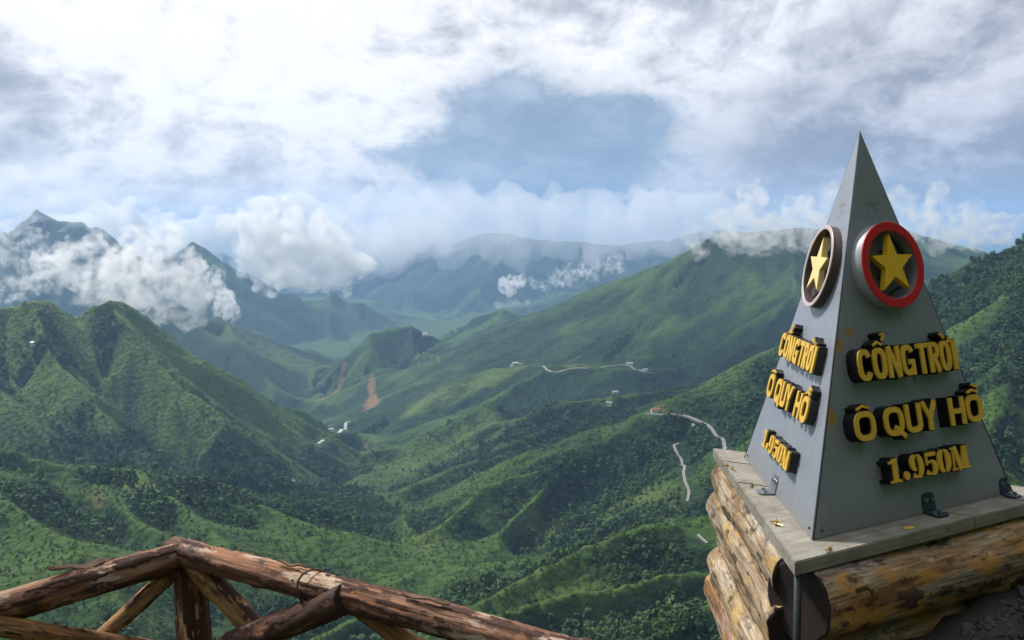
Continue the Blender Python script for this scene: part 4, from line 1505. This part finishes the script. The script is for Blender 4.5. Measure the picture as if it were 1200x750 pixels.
le = on_level(0, 712, zr)
le2 = fc + (le - fc) * 2.3
re = on_level(690, 779, zr - 0.005)
re2 = fc + (re - fc) * 1.7
dl = (le - fc).normalized()
dr = (re - fc).normalized()
make_log('rail', fc - dl * 0.035, le2, 0.043, 0.048, M_RAIL, FEN, seed=3, bark=0.42, bend=0.012, lump=0.07, step=0.008, ncirc=44, endmat=M_END, knots=5)
make_log('rail', fc - dr * 0.045 + Vector((0, 0, 0.012)), re2 + Vector((0, 0, 0.008)), 0.045, 0.038, M_RAIL, FEN, seed=5, bark=0.44, bend=0.010, lump=0.08, step=0.008, ncirc=44, endmat=M_END, knots=6)
pb = on_level(219, 700, 0.0)
pt = fc + Vector((0.012, 0.02, -0.03))
make_log('post', Vector((pt.x + 0.01, pt.y + .01, -0.25)), pt, 0.056, 0.050, M_RAIL, FEN, seed=8, bark=0.55, lump=0.07, endmat=M_END)
for e in (le2, re2):
    make_log('post', Vector((e.x, e.y, -0.3)), e + Vector((0, 0, -0.03)), 0.056, 0.05, M_RAIL, FEN, seed=9, bark=0.5, lump=0.07, endmat=M_END, ncirc=24, step=0.03)


def vplane(px_, py_, p0, dirv, off=0.0):
    """where the line of sight meets the upright plane through a rail"""
    n = Vector((-dirv.y, dirv.x, 0)).normalized()
    d = ray(px_, py_)
    t = (p0 + n * off - EYE).dot(n) / d.dot(n)
    return EYE + d * t


def brace(p0, p1, dirv, w0, w1, seed, mt, off=0.0, bark=0.2, ext=0.25, bend=0.008):
    a, b = vplane(*p0, fc, dirv, off), vplane(*p1, fc, dirv, off)
    d = (b - a)
    b = a + d * (1 + ext)
    make_log('brace', a, b, w0, w1, mt, FEN, seed=seed, bark=bark, bend=bend, lump=0.09, step=0.008, endmat=M_END, ncirc=32, knots=3)


brace((206, 664), (118, 748), dl, 0.024, 0.028, 31, M_BRACE, 0.0, 0.30, 0.9)
brace((-60, 722), (112, 752), dl, 0.030, 0.030, 33, M_BRACE, 0.06, 0.18, 1.2)
brace((226, 662), (296, 742), dr, 0.034, 0.036, 35, M_BRACE, 0.0, 0.25, 0.9)
brace((402, 700), (300, 745), dr, 0.038, 0.034, 37, M_RAIL, -0.02, 0.62, 1.1, 0.015)
brace((408, 704), (476, 752), dr, 0.028, 0.030, 39, M_BRACE, 0.03, 0.30, 1.0)

# tie wire round the right rail
tq = fc.lerp(re, 0.385) + Vector((0, 0, 0.012))
bm = bmesh.new()
n1_, n2_ = 40, 6
vs = []
for i in range(n1_):
    t = 2 * math.pi * i / n1_
    c = Vector((0.0515 * math.cos(t), 0.0515 * math.sin(t), 0.01 * math.sin(t * 2)))
    rr_ = Vector((math.cos(t), math.sin(t), 0))
    vs.append([bm.verts.new(c + rr_ * .0035 * math.cos(2 * math.pi * j / n2_) + Vector((0, 0, 1)) * .0035 * math.sin(2 * math.pi * j / n2_)) for j in range(n2_)])
for i in range(n1_):
    for j in range(n2_):
        bm.faces.new((vs[i][j], vs[(i + 1) % n1_][j], vs[(i + 1) % n1_][(j + 1) % n2_], vs[i][(j + 1) % n2_]))
bmesh.ops.recalc_face_normals(bm, faces=bm.faces)
o = bm_obj('tie_wire', bm, M_WIRE, FEN, True)
o.matrix_basis = Matrix.Translation(tq - FEN.location) @ dr.to_track_quat('Z', 'Y').to_matrix().to_4x4() @ Matrix.Rotation(R(12), 4, 'X')


# strips of bark peeling off the rails
def flake(p, dirv, L, w, lift, seed):
    rs_ = random.Random(seed)
    n = 12
    up = Vector((0, 0, 1))
    side = dirv.cross(up).normalized()
    V, F = [], []
    for th_ in (0, 0.004):
        for i in range(n + 1):
            t = i / n
            wi = w * (0.25 + 0.75 * math.sin(math.pi * min(1, t * .8 + .15))) * rs_.uniform(.75, 1.15)
            c = dirv * (L * t) + up * (lift * t * t + th_ + 0.004 * math.sin(t * 9 + seed))
            V += [c - side * wi + up * -.25 * w, c + up * 0.2 * w, c + side * wi + up * -.25 * w]
    m_ = 3 * (n + 1)
    for i in range(n):
        for k in range(2):
            a = i * 3 + k
            F.append((a, a + 1, a + 4, a + 3))
            F.append((m_ + a, m_ + a + 3, m_ + a + 4, m_ + a + 1))
    for i in range(n):
        a, b = i * 3, (i + 1) * 3
        F.append((a, b, m_ + b, m_ + a))
        a, b = i * 3 + 2, (i + 1) * 3 + 2
        F.append((b, a, m_ + a, m_ + b))
    F.append((0, m_, m_ + 1, 1)); F.append((1, m_ + 1, m_ + 2, 2))
    e0 = n * 3
    F.append((e0, e0 + 1, m_ + e0 + 1, m_ + e0)); F.append((e0 + 1, e0 + 2, m_ + e0 + 2, m_ + e0 + 1))
    o = mesh_obj('bark_flake', V, F, M_BARK, FEN)
    o.matrix_basis = Matrix.Translation(p - FEN.location)


M_BARK = plain('loose_bark', (0.12, 0.065, 0.045), 0.85, var=0.6, scale=60, bmp=0.6)
flake(fc.lerp(le, 0.47) + Vector((0, 0, 0.052)), dl, 0.16, 0.016, 0.030, 2)
flake(fc.lerp(le, 0.40) + Vector((0, 0, 0.050)) + dl.cross(Vector((0, 0, 1))) * .012, dl, 0.12, 0.014, 0.008, 4)
flake(fc.lerp(re, 0.30) + Vector((0, 0, 0.062)), dr, 0.12, 0.006, 0.004, 7)
flake(fc.lerp(re, 0.62) + Vector((0, 0, 0.061)), dr, 0.16, 0.007, 0.005, 9)


# ------------------------------------------------------------------ stony ground by the pedestal
def mat_rubble():
    m, nb, bs, out = material('dark_stony_soil')
    tc = nb.node('ShaderNodeTexCoord').outputs['Object']
    n = nb.noise(tc, 9, 6, 0.7)
    f = nb.noise(tc, 70, 5, 0.7)
    c = nb.mix(n, (0.018, 0.015, 0.013), (0.060, 0.052, 0.046))
    c = nb.mix(nb.rng(f, 0.55, 0.75, 0, 0.6), c, (0.10, 0.09, 0.08))
    nb.put(bs.inputs['Base Color'], c)
    bs.inputs['Roughness'].default_value = 0.85
    bump(nb, bs, f, 0.8, 0.01)
    return m


M_RUBBLE = mat_rubble()


def mound_z(x, y):
    """height of the stony heap beside the right-hand log"""
    u, v = (x - 1.9) * 0.898 + (y - 2.72) * 0.44, -(x - 1.9) * 0.44 + (y - 2.72) * 0.898
    g = 0.47 * math.exp(-abs(u / 1.05) ** 4 - (max(0.0, -v - 0.03) / 0.55) ** 2) if v < 0.25 else 0.0
    return g + 0.03 * float(vnoise(np.array([x * 3.0]), np.array([y * 3.0]), 5)[0]) + 0.015 * float(vnoise(np.array([x * 9.0]), np.array([y * 9.0]), 6)[0])


def build_ground():
    nx, ny = 110, 90
    V, F = [], []
    xs = np.linspace(-2.9, 6.5, nx)
    ys = np.linspace(-3.6, 3.9, ny)
    for b in ys:
        for a in xs:
            V.append((a, b, mound_z(a, b)))
    sd = poly_sd(np.array([v[0] for v in V]), np.array([v[1] for v in V]), PLAT)
    V = [(v[0], v[1], v[2] - 1.2 * s if s > 0 else v[2] + 0.03) for v, s in zip(V, sd)]
    for j in range(ny - 1):
        for i in range(nx - 1):
            k = j * nx + i
            F.append((k, k + 1, k + nx + 1, k + nx))
    o = mesh_obj('ground', V, F, M_RUBBLE, None, True)
    tag(o, 'dark stony ground of the viewing platform', None, kind='structure')
    # loose stones
    rs_ = random.Random(5)
    b0 = bmesh.new()
    bmesh.ops.create_icosphere(b0, subdivisions=1, radius=1.0)
    b0.verts.index_update()
    SV = np.array([v.co[:] for v in b0.verts])
    SF = np.array([[v.index for v in f.verts] for f in b0.faces])
    b0.free()
    N = 4200
    rg = np.random.default_rng(5)
    t_, v_ = rg.uniform(-1.1, 1.1, N), rg.uniform(-0.5, 0.12, N)
    x, y = 1.9 + t_ * 0.898 - v_ * 0.44, 2.72 + t_ * 0.44 + v_ * 0.898
    ok = poly_sd(x, y, PLAT) <= 0
    x, y = x[ok], y[ok]
    V, F = [], []
    for k in range(len(x)):
        s_ = rs_.uniform(0.004, 0.012) * (2.4 if rs_.random() < 0.06 else 1.0)
        rot = np.array(Euler((rs_.uniform(0, 6), rs_.uniform(0, 6), rs_.uniform(0, 6))).to_matrix())
        sv = (SV * np.array((s_ * rs_.uniform(.8, 1.6), s_, s_ * rs_.uniform(.5, .9)))) @ rot + rg.uniform(-1, 1, SV.shape) * s_ * .18
        V.append(sv + np.array((x[k], y[k], mound_z(x[k], y[k]) + 0.03 + s_ * .2)))
        F.append(SF + k * len(SV))
    o = mesh_obj('loose_stones', np.concatenate(V).tolist(), np.concatenate(F).tolist(), M_STONE)
    tag(o, 'loose dark stones on the platform ground', None, kind='stuff')


M_STONE = plain('dark_grey_stone', (0.055, 0.050, 0.048), 0.8, var=0.7, scale=12, bmp=0.5)
build_ground()


# ------------------------------------------------------------------ roads, river
def ribbon(name, C, width, mat, lift, label):
    V, F = [], []
    for i, c in enumerate(C):
        d = (C[min(i + 1, len(C) - 1)] - C[max(i - 1, 0)])
        d.z = 0
        d.normalize()
        s = Vector((-d.y, d.x, 0)) * width / 2
        up = Vector((0, 0, lift))
        V += [c + s + up, c - s + up, c + s * 1.3 + up - Vector((0, 0, 3)), c - s * 1.3 + up - Vector((0, 0, 3))]
        if i:
            a, b = 4 * (i - 1), 4 * i
            F += [(a, a + 1, b + 1, b), (a + 2, a, b, b + 2), (a + 1, a + 3, b + 3, b + 1)]
    o = mesh_obj(name, V, F, mat)
    tag(o, label, None, kind='structure')
    return o


M_ROAD = plain('pale_concrete_road', (0.21, 0.20, 0.185), 0.8, var=0.25, scale=0.05)
M_TRACK = plain('dusty_earth_track', (0.36, 0.30, 0.22), 0.85, var=0.3, scale=0.05)


def mat_river():
    m, nb, bs, out = material('glint_white_river')
    P = nb.node('ShaderNodeNewGeometry').outputs['Position']
    n = nb.noise(P, 0.06, 5, 0.65)
    nb.put(bs.inputs['Base Color'], nb.mix(n, (0.28, 0.30, 0.29), (0.55, 0.56, 0.55)))  # glint of the water put into its pale base colour
    nb.put(bs.inputs['Roughness'], nb.rng(n, 0.4, 0.6, 0.15, 0.7))
    return m


RM = {'road': M_ROAD, 'track': M_TRACK, 'river': mat_river()}
for (nm_, C_, wd_, mt_, lf_, lb_) in ROADS:
    ribbon(nm_, C_, wd_, RM[mt_], lf_, lb_)

# ------------------------------------------------------------------ far houses
M_WHITEWALL = plain('whitewashed_wall', (0.55, 0.545, 0.52), 0.8, var=0.1, scale=0.3)
M_ROOFGREY = plain('pale_sheet_roof', (0.45, 0.46, 0.48), 0.5, var=0.2, scale=0.3)
M_ROOFRED = plain('red_tile_roof', (0.30, 0.10, 0.06), 0.8, var=0.3, scale=0.3)
M_WINDARK = plain('dark_window', (0.03, 0.035, 0.04), 0.3)


def house(px_, py_, w, d, hgt, rz, roofmat, label):
    g = ground_at(px_, py_)
    if g is None:
        return
    z0 = terr_z(g.x, g.y) + 1.0
    t = empty('house', (g.x, g.y, z0), rz)
    tag(t, label, 'house', 'far white houses in the valley')
    wall = prism([(-w / 2, -d / 2), (w / 2, -d / 2), (w / 2, d / 2), (-w / 2, d / 2)], -6, hgt)
    bm_obj('wall', wall, M_WHITEWALL, t)
    rh = d * .30
    e = 0.6
    V = [(-w / 2 - e, -d / 2 - e, hgt), (w / 2 + e, -d / 2 - e, hgt), (w / 2 + e, d / 2 + e, hgt), (-w / 2 - e, d / 2 + e, hgt), (-w / 2 - e, 0, hgt + rh), (w / 2 + e, 0, hgt + rh)]
    F = [(3, 2, 1, 0), (0, 1, 5, 4), (2, 3, 4, 5), (1, 2, 5), (3, 0, 4)]
    mesh_obj('roof', V, F, roofmat, t)
    for k in (-1, 0, 1):
        wn = prism([(k * w * .3 - .9, -.06), (k * w * .3 + .9, -.06), (k * w * .3 + .9, .0), (k * w * .3 - .9, .0)], hgt * .35, hgt * .75)
        o = bm_obj('window' if k else 'door', wn, M_WINDARK, t)
        o.location = (0, -d / 2, 0 if k else -hgt * .3)


house(721, 461, 20, 10, 6, R(10), M_ROOFGREY, 'white house at the back of the clearing on the wooded spur')
house(714, 474, 15, 9, 5, R(-20), M_ROOFGREY, 'white house at the front of the clearing on the wooded spur')
house(738, 428, 22, 11, 7, R(5), M_ROOFGREY, 'white house at the left bend of the far shelf road')
house(756, 435, 18, 10, 6, R(20), M_ROOFGREY, 'white house at the right end of the far shelf road')
house(604, 427, 24, 11, 6, R(0), M_ROOFGREY, 'long pale house on the far shelf, left of the shelf road')
house(768, 483, 16, 9, 5, R(8), M_ROOFRED, 'red-roofed house at the left end of the winding road')
house(388, 505, 16, 10, 6, R(30), M_ROOFGREY, 'white house beside the river below the cone hill')
house(39, 404, 12, 8, 5, R(15), M_ROOFGREY, 'lone white hut high on the left mountain')
house(498, 393, 30, 16, 9, R(15), M_ROOFGREY, 'white house in the far valley behind the cone hill')


# ------------------------------------------------------------------ woodland on the nearer slopes
def leaf_material(name, lo, hi):
    m, nb, bs, out = material(name)
    P = nb.node('ShaderNodeNewGeometry').outputs['Position']
    rnd = nb.node('ShaderNodeObjectInfo').outputs['Random']
    n = nb.noise(P, 0.45, 3, 0.6)
    big = nb.noise(P, 0.012, 4, 0.6)
    f = nb.m('ADD', nb.m('MULTIPLY', n, 0.5), nb.m('MULTIPLY', rnd, 0.5))
    c = nb.mix(f, lo, hi)
    c = nb.mix(nb.rng(big, 0.45, 0.65, 0, 0.6), c, tuple(k * 1.5 for k in hi))
    nb.put(bs.inputs['Base Color'], c)
    bs.inputs['Roughness'].default_value = 0.7
    bs.inputs['Specular IOR Level'].default_value = 0.2
    return m


def crown_mesh(name, seed, mat, tall=1.0, clumps=9, leaves=13):
    """unit crown: clumps of leaf-sized faces over a short trunk"""
    rs_ = random.Random(seed)
    V, F = [], []
    for i in range(5):            # trunk
        a = 2 * math.pi * i / 5
        V.append((0.06 * math.cos(a), 0.06 * math.sin(a), -0.5))
    for i in range(5):
        a = 2 * math.pi * i / 5
        V.append((0.03 * math.cos(a), 0.03 * math.sin(a), 0.5 * tall))
    for i in range(5):
        F.append((i, (i + 1) % 5, 5 + (i + 1) % 5, 5 + i))
    for c in range(clumps):
        a = rs_.uniform(0, 6.283)
        rr_ = rs_.uniform(0.05, 0.36)
        zc = rs_.uniform(0.30, 0.95) * tall
        rr_ *= 1.15 - 0.55 * (zc / tall - .3)
        cx, cy_ = rr_ * math.cos(a), rr_ * math.sin(a)
        cr = rs_.uniform(0.16, 0.27)
        for l in range(leaves):
            u, v = rs_.uniform(-0.5, 1), rs_.uniform(0, 6.283)
            q = math.sqrt(1 - u * u)
            n = Vector((q * math.cos(v), q * math.sin(v), u))
            p = Vector((cx, cy_, zc)) + n * cr * rs_.uniform(.75, 1.1)
            n2 = (n + Vector((rs_.uniform(-.6, .6), rs_.uniform(-.6, .6), rs_.uniform(-.3, .6)))).normalized()
            t1 = n2.orthogonal().normalized()
            t2 = n2.cross(t1)
            s = rs_.uniform(0.07, 0.13)
            k = len(V)
            V += [tuple(p + t1 * s), tuple(p + t2 * s * .8), tuple(p - t1 * s), tuple(p - t2 * s * .8)]
            F.append((k, k + 1, k + 2, k + 3))
    me = bpy.data.meshes.new(name)
    me.from_pydata(V, [], F)
    me.materials.append(mat)
    return me


def build_forest():
    az, rad, x, y, h, ero, grass, forest = TA
    mats = [leaf_material('dark_broadleaf', (0.011, 0.032, 0.012), (0.042, 0.090, 0.024)),
            leaf_material('mid_broadleaf', (0.018, 0.048, 0.014), (0.052, 0.105, 0.026)),
            leaf_material('light_shrub', (0.040, 0.085, 0.018), (0.085, 0.140, 0.032))]
    src = []
    for i, (mt, tall, cl) in enumerate(((mats[0], 1.0, 10), (mats[1], 1.25, 9), (mats[2], 0.75, 7))):
        src.append(bpy.data.objects.new('tree_form', crown_mesh('tree_form', 70 + i, mt, tall, cl)))
    # jittered grid in world x, y
    pts = []
    for (r0, r1, sp) in ((430, 1000, 5.4), (1000, 1700, 7.5), (1700, 2700, 11.0)):
        g = np.arange(-r1, r1, sp)
        X, Y = np.meshgrid(g, np.arange(0, r1, sp))
        X = X + RNG.uniform(-.5, .5, X.shape) * sp
        Y = Y + RNG.uniform(-.5, .5, X.shape) * sp
        rr_ = np.hypot(X, Y)
        a = np.degrees(np.arctan2(X, Y))
        k = (rr_ >= r0) & (rr_ < r1) & (np.abs(a) < 36)
        pts.append(np.stack([X[k], Y[k], np.full(k.sum(), sp)], -1))
    pts = np.concatenate(pts)
    a = np.degrees(np.arctan2(pts[:, 0], pts[:, 1]))
    r = np.hypot(pts[:, 0], pts[:, 1])
    i = np.clip(np.searchsorted(az, a) - 1, 0, len(az) - 2)
    j = np.clip(np.searchsorted(rad, r) - 1, 0, len(rad) - 2)
    u = (a - az[i]) / (az[i + 1] - az[i])
    v = (r - rad[j]) / (rad[j + 1] - rad[j])

    def samp(q):
        return (q[j, i] * (1 - u) + q[j, i + 1] * u) * (1 - v) + (q[j + 1, i] * (1 - u) + q[j + 1, i + 1] * u) * v
    zz, ff = samp(h), samp(forest)
    n = RNG.uniform(0, 1, len(pts))
    clus = fbm(pts[:, 0], pts[:, 1], 38, 3, 201)
    keep = n < (0.52 + 0.40 * ff + 0.75 * clus)
    for w in KEEP_CLEAR:
        keep &= np.hypot(pts[:, 0] - w[0], pts[:, 1] - w[1]) > w[2]
    pts, zz, ff, r = pts[keep], zz[keep], ff[keep], r[keep]
    n = len(pts)
    size = (RNG.uniform(0.65, 1.35, n) * (2.9 + 6.2 * ff)) * (pts[:, 2] / 5.4) ** 0.5
    size = size * np.exp(RNG.normal(0, 0.22, n)) * np.where(RNG.uniform(0, 1, n) < 0.05, 1.55, 1.0)
    kind = np.where(RNG.uniform(0, 1, n) < ff * 0.75, 0, np.where(RNG.uniform(0, 1, n) < 0.18 + 0.65 * ff, 1, 2))
    me = bpy.data.meshes.new('woodland')
    me.vertices.add(n)
    me.vertices.foreach_set('co', np.stack([pts[:, 0], pts[:, 1], zz - size * 0.26], -1).astype(np.float32).ravel())
    for nm, arr in (('size', size), ('turn', RNG.uniform(0, 6.28, n)), ('form', kind)):
        at_ = me.attributes.new(nm, 'FLOAT', 'POINT')
        at_.data.foreach_set('value', arr.astype(np.float32))
    for mt in mats:
        me.materials.append(mt)
    o = bpy.data.objects.new('woodland', me)
    COL.objects.link(o)
    tag(o, 'dense green woodland and scrub on the nearer slopes', None, kind='stuff')
    ng = bpy.data.node_groups.new('scatter_trees', 'GeometryNodeTree')
    ng.interface.new_socket('Geometry', in_out='INPUT', socket_type='NodeSocketGeometry')
    ng.interface.new_socket('Geometry', in_out='OUTPUT', socket_type='NodeSocketGeometry')
    gi = ng.nodes.new('NodeGroupInput')
    go = ng.nodes.new('NodeGroupOutput')
    jn = ng.nodes.new('GeometryNodeJoinGeometry')
    m2p = ng.nodes.new('GeometryNodeMeshToPoints')
    ng.links.new(gi.outputs[0], m2p.inputs[0])

    def named(nm):
        q = ng.nodes.new('GeometryNodeInputNamedAttribute')
        q.data_type = 'FLOAT'
        q.inputs[0].default_value = nm
        return q.outputs[0]
    for k, s in enumerate(src):
        oi = ng.nodes.new('GeometryNodeObjectInfo')
        oi.inputs['Object'].default_value = s
        oi.inputs['As Instance'].default_value = True
        ip = ng.nodes.new('GeometryNodeInstanceOnPoints')
        cmp_ = ng.nodes.new('FunctionNodeCompare')
        cmp_.data_type = 'FLOAT'
        cmp_.operation = 'EQUAL'
        ng.links.new(named('form'), cmp_.inputs[0])
        cmp_.inputs[1].default_value = float(k)
        ng.links.new(m2p.outputs[0], ip.inputs['Points'])
        ng.links.new(cmp_.outputs[0], ip.inputs['Selection'])
        ng.links.new(oi.outputs['Geometry'], ip.inputs['Instance'])
        cx = ng.nodes.new('ShaderNodeCombineXYZ')
        ng.links.new(named('turn'), cx.inputs[2])
        ng.links.new(cx.outputs[0], ip.inputs['Rotation'])
        cs = ng.nodes.new('ShaderNodeCombineXYZ')
        for q in range(3):
            ng.links.new(named('size'), cs.inputs[q])
        ng.links.new(cs.outputs[0], ip.inputs['Scale'])
        ng.links.new(ip.outputs[0], jn.inputs[0])
    ng.links.new(jn.outputs[0], go.inputs[0])
    md = o.modifiers.new('scatter', 'NODES')
    md.node_group = ng
    return n


KEEP_CLEAR = []
for ob in list(COL.objects):
    if ob.name.split('.')[0] in ('road', 'river'):
        vs_ = ob.data.vertices
        for q in range(0, len(vs_), 8):
            KEEP_CLEAR.append((vs_[q].co.x, vs_[q].co.y, 15.0))
    elif ob.name.split('.')[0] == 'house':
        KEEP_CLEAR.append((ob.location.x, ob.location.y, 22.0))
NT = build_forest()


# ------------------------------------------------------------------ low clouds
def vnoise3(p, seed):
    """smooth 3-D value noise for arrays of points"""
    i = np.floor(p)
    f = p - i
    i = i.astype(np.int64)
    u = f * f * (3 - 2 * f)
    r = 0
    for dz in (0, 1):
        wz_ = u[:, 2] if dz else 1 - u[:, 2]
        for dy in (0, 1):
            wy_ = u[:, 1] if dy else 1 - u[:, 1]
            for dx in (0, 1):
                wx_ = u[:, 0] if dx else 1 - u[:, 0]
                r = r + wx_ * wy_ * wz_ * _hash(i[:, 0] + dx + 7919 * (i[:, 2] + dz), i[:, 1] + dy + 104729 * (i[:, 2] + dz), seed)
    return r * 2 - 1


def cloud_material(name, dens, size, torn, aniso=0.4):
    m = bpy.data.materials.new(name)
    m.use_nodes = True
    nt = m.node_tree
    nt.nodes.clear()
    nb = NB(nt)
    pv = nb.node('ShaderNodeVolumePrincipled')
    pv.inputs['Color'].default_value = (1, 1, 1, 1)
    pv.inputs['Density'].default_value = dens
    pv.inputs['Anisotropy'].default_value = aniso
    if torn:
        P = nb.node('ShaderNodeTexCoord').outputs['Object']
        w = nb.noise(P, 0.5 / size, 2, 0.5, out='Color')
        P = nb.v('ADD', P, nb.v('SCALE', nb.v('SUBTRACT', w, (.5, .5, .5)), scale=size * 0.8))
        n = nb.noise(P, 1.5 / size, 6, 0.64)
        nb.put(pv.inputs['Density'], nb.m('MULTIPLY', nb.rng(n, torn - 0.03, torn + 0.25, 0, 1, True), dens * 1.8))
        m.cycles.volume_step_rate = 1.0
    out = nb.node('ShaderNodeOutputMaterial')
    nb.link(pv.outputs[0], out.inputs['Volume'])
    return m


def cloud(label, blobs, Y, dens, vox, amp=0.35, seed=1, flat=1.0, depth=0.6, detail=1.0, high=None, torn=0.0):
    """blobs: photo place and radius in photo pixels, all at about depth Y; a billowing closed hull full of droplets"""
    rs_ = random.Random(seed)
    k = Y / FPX
    c0 = at(sum(b[0] for b in blobs) / len(blobs), sum(b[1] for b in blobs) / len(blobs), Y)
    if high:
        k = 1.0
        c0 = Vector((blobs[0][0], blobs[0][1], high))
    bm = bmesh.new()
    rmean = 0
    for (a, b, r_) in blobs:
        p = at(a, b, Y + rs_.uniform(-1, 1) * depth * r_ * k) - c0 if not high else Vector((a, b, high + rs_.uniform(-60, 60))) - c0
        rr_ = r_ * k
        rmean += rr_ / len(blobs)
        mt = Matrix.Translation(p) @ Matrix.Diagonal((1.0, depth * 1.3, flat, 1))
        bmesh.ops.create_icosphere(bm, subdivisions=3, radius=rr_, matrix=mt)
    me = bpy.data.meshes.new('cloud_hull')
    bm.to_mesh(me)
    bm.free()
    tmp = bpy.data.objects.new('cloud_hull', me)
    COL.objects.link(tmp)
    md = tmp.modifiers.new('r', 'REMESH')
    md.mode = 'VOXEL'
    md.voxel_size = vox * k
    dg = bpy.context.evaluated_depsgraph_get()
    ev = tmp.evaluated_get(dg)
    me2 = bpy.data.meshes.new_from_object(ev)
    bpy.data.objects.remove(tmp)
    bpy.data.meshes.remove(me)
    n = len(me2.vertices)
    co = np.empty(n * 3, np.float32)
    no = np.empty(n * 3, np.float32)
    me2.vertices.foreach_get('co', co)
    me2.vertices.foreach_get('normal', no)
    co, no = co.reshape(-1, 3), no.reshape(-1, 3)
    off = np.array((seed * 13.7, seed * 5.1, seed * 2.3))
    p = co / (rmean * 0.9) + off
    b = np.zeros(n)
    f, am = 1.0, 1.0
    for o_ in range(4):
        b += am * (np.abs(vnoise3(p * f, o_)) * 2.4 - 0.55)
        f *= 2.1
        am *= 0.52
    w = np.stack([vnoise3(p * 0.7, 31), vnoise3(p * 0.7, 32), vnoise3(p * 0.7, 33)], -1)
    out_ = (co + no * (b * amp * rmean)[:, None] + w * rmean * 0.22 * detail).astype(np.float32)
    me2.vertices.foreach_set('co', out_.ravel())
    me2.update()
    tmp = bpy.data.objects.new('cloud_hull', me2)
    COL.objects.link(tmp)
    md = tmp.modifiers.new('r', 'REMESH')
    md.mode = 'VOXEL'
    md.voxel_size = vox * k * 0.8
    dg = bpy.context.evaluated_depsgraph_get()
    me3 = bpy.data.meshes.new_from_object(tmp.evaluated_get(dg))
    bpy.data.objects.remove(tmp)
    bpy.data.meshes.remove(me2)
    me2 = me3
    me2.shade_smooth()
    me2.materials.clear()
    me2.materials.append(cloud_material('cloud_droplets', dens, rmean, torn))
    me2.update()
    o = bpy.data.objects.new('cloud', me2)
    COL.objects.link(o)
    o.location = c0
    tag(o, label, 'cloud', 'low clouds drifting along the mountains')
    return o


cloud('large white cloud bank in front of the left peaks, above the near mountain', [(88, 300, 24), (125, 318, 32), (160, 310, 36), (186, 293, 30), (205, 318, 30), (175, 345, 28), (210, 352, 22), (150, 338, 28), (108, 335, 24), (185, 372, 12), (228, 335, 16)], 3700, 0.016, 2.2, 0.45, 3, torn=0.46)
cloud('ragged white wisp at the far left edge before the dark peak', [(2, 280, 22), (24, 300, 22), (44, 312, 20), (30, 335, 18), (58, 326, 18), (70, 300, 16), (0, 345, 18), (45, 278, 14)], 4300, 0.011, 2.4, 0.5, 5, torn=0.50)
cloud('small white puff left of the second peak', [(238, 320, 11), (252, 332, 11), (264, 346, 9), (244, 342, 10)], 5600, 0.014, 1.8, 0.5, 6, torn=0.45)
cloud('small bright puff low on the second peak', [(262, 352, 11), (270, 362, 10), (256, 362, 8), (279, 371, 5)], 5400, 0.016, 1.6, 0.5, 7, torn=0.42)
cloud('big white cumulus hiding the ridge right of the second peak', [(285, 268, 22), (310, 258, 24), (330, 283, 32), (365, 286, 32), (392, 296, 22), (300, 298, 26), (340, 315, 28), (378, 320, 22), (402, 328, 14), (318, 325, 20)], 6300, 0.011, 2.2, 0.5, 8, torn=0.44)
cloud('tiny white puff over the middle of the far valley', [(598, 334, 10), (608, 330, 8), (592, 340, 6)], 9000, 0.012, 1.4, 0.5, 9, torn=0.42)
cloud('long white streak of cloud before the far blue range', [(632, 334, 8), (650, 328, 10), (668, 322, 12), (686, 315, 12), (704, 312, 11), (720, 307, 9), (640, 336, 6)], 9000, 0.009, 1.5, 0.6, 10, 0.7, torn=0.48)
cloud('faint low scrap of cloud under the tiny puff', [(585, 358, 9), (600, 357, 9), (618, 356, 7)], 9400, 0.0022, 1.8, 0.5, 11, 0.5, torn=0.40)
cloud('wispy cloud cap clinging to the right massif', [(822, 282, 14), (845, 272, 20), (868, 268, 24), (892, 272, 26), (915, 264, 28), (880, 250, 26), (945, 258, 28), (905, 292, 14), (985, 250, 30), (1040, 250, 26), (1090, 256, 24), (1130, 262, 24), (1170, 266, 22), (930, 292, 16)], 4000, 0.0095, 2.4, 0.5, 12, torn=0.45)
cloud('broad grey veil over the tops of the far range', [(400, 272, 32), (470, 264, 36), (530, 262, 36), (590, 260, 36), (650, 263, 36), (710, 264, 36), (765, 260, 36), (815, 255, 32), (560, 284, 16), (640, 288, 14), (700, 290, 16), (775, 284, 14), (840, 246, 24)], 11000, 0.0019, 4.5, 0.5, 13)
cloud('thin veil over the leftmost peak', [(-60, 250, 44), (0, 236, 36), (50, 230, 30), (100, 240, 26), (130, 262, 18)], 6800, 0.0035, 3.5, 0.5, 14, torn=0.48)
cloud('broad flat cloud high above the valley, shading the wooded spurs', [(-1160, 3700, 330), (-750, 3900, 320), (-980, 4350, 360), (-300, 4250, 320), (-1400, 3450, 220), (-560, 4600, 260)], 1, 0.0030, 60, 0.4, 15, 0.45, 0.8, 1.0, 2150)
cloud('pale cloud bank behind the two left peaks, along the horizon', [(120, 275, 34), (180, 285, 36), (250, 275, 34), (320, 290, 40), (390, 292, 40), (450, 290, 38), (500, 285, 30), (425, 322, 16)], 12500, 0.0034, 4.5, 0.45, 17, torn=0.34)
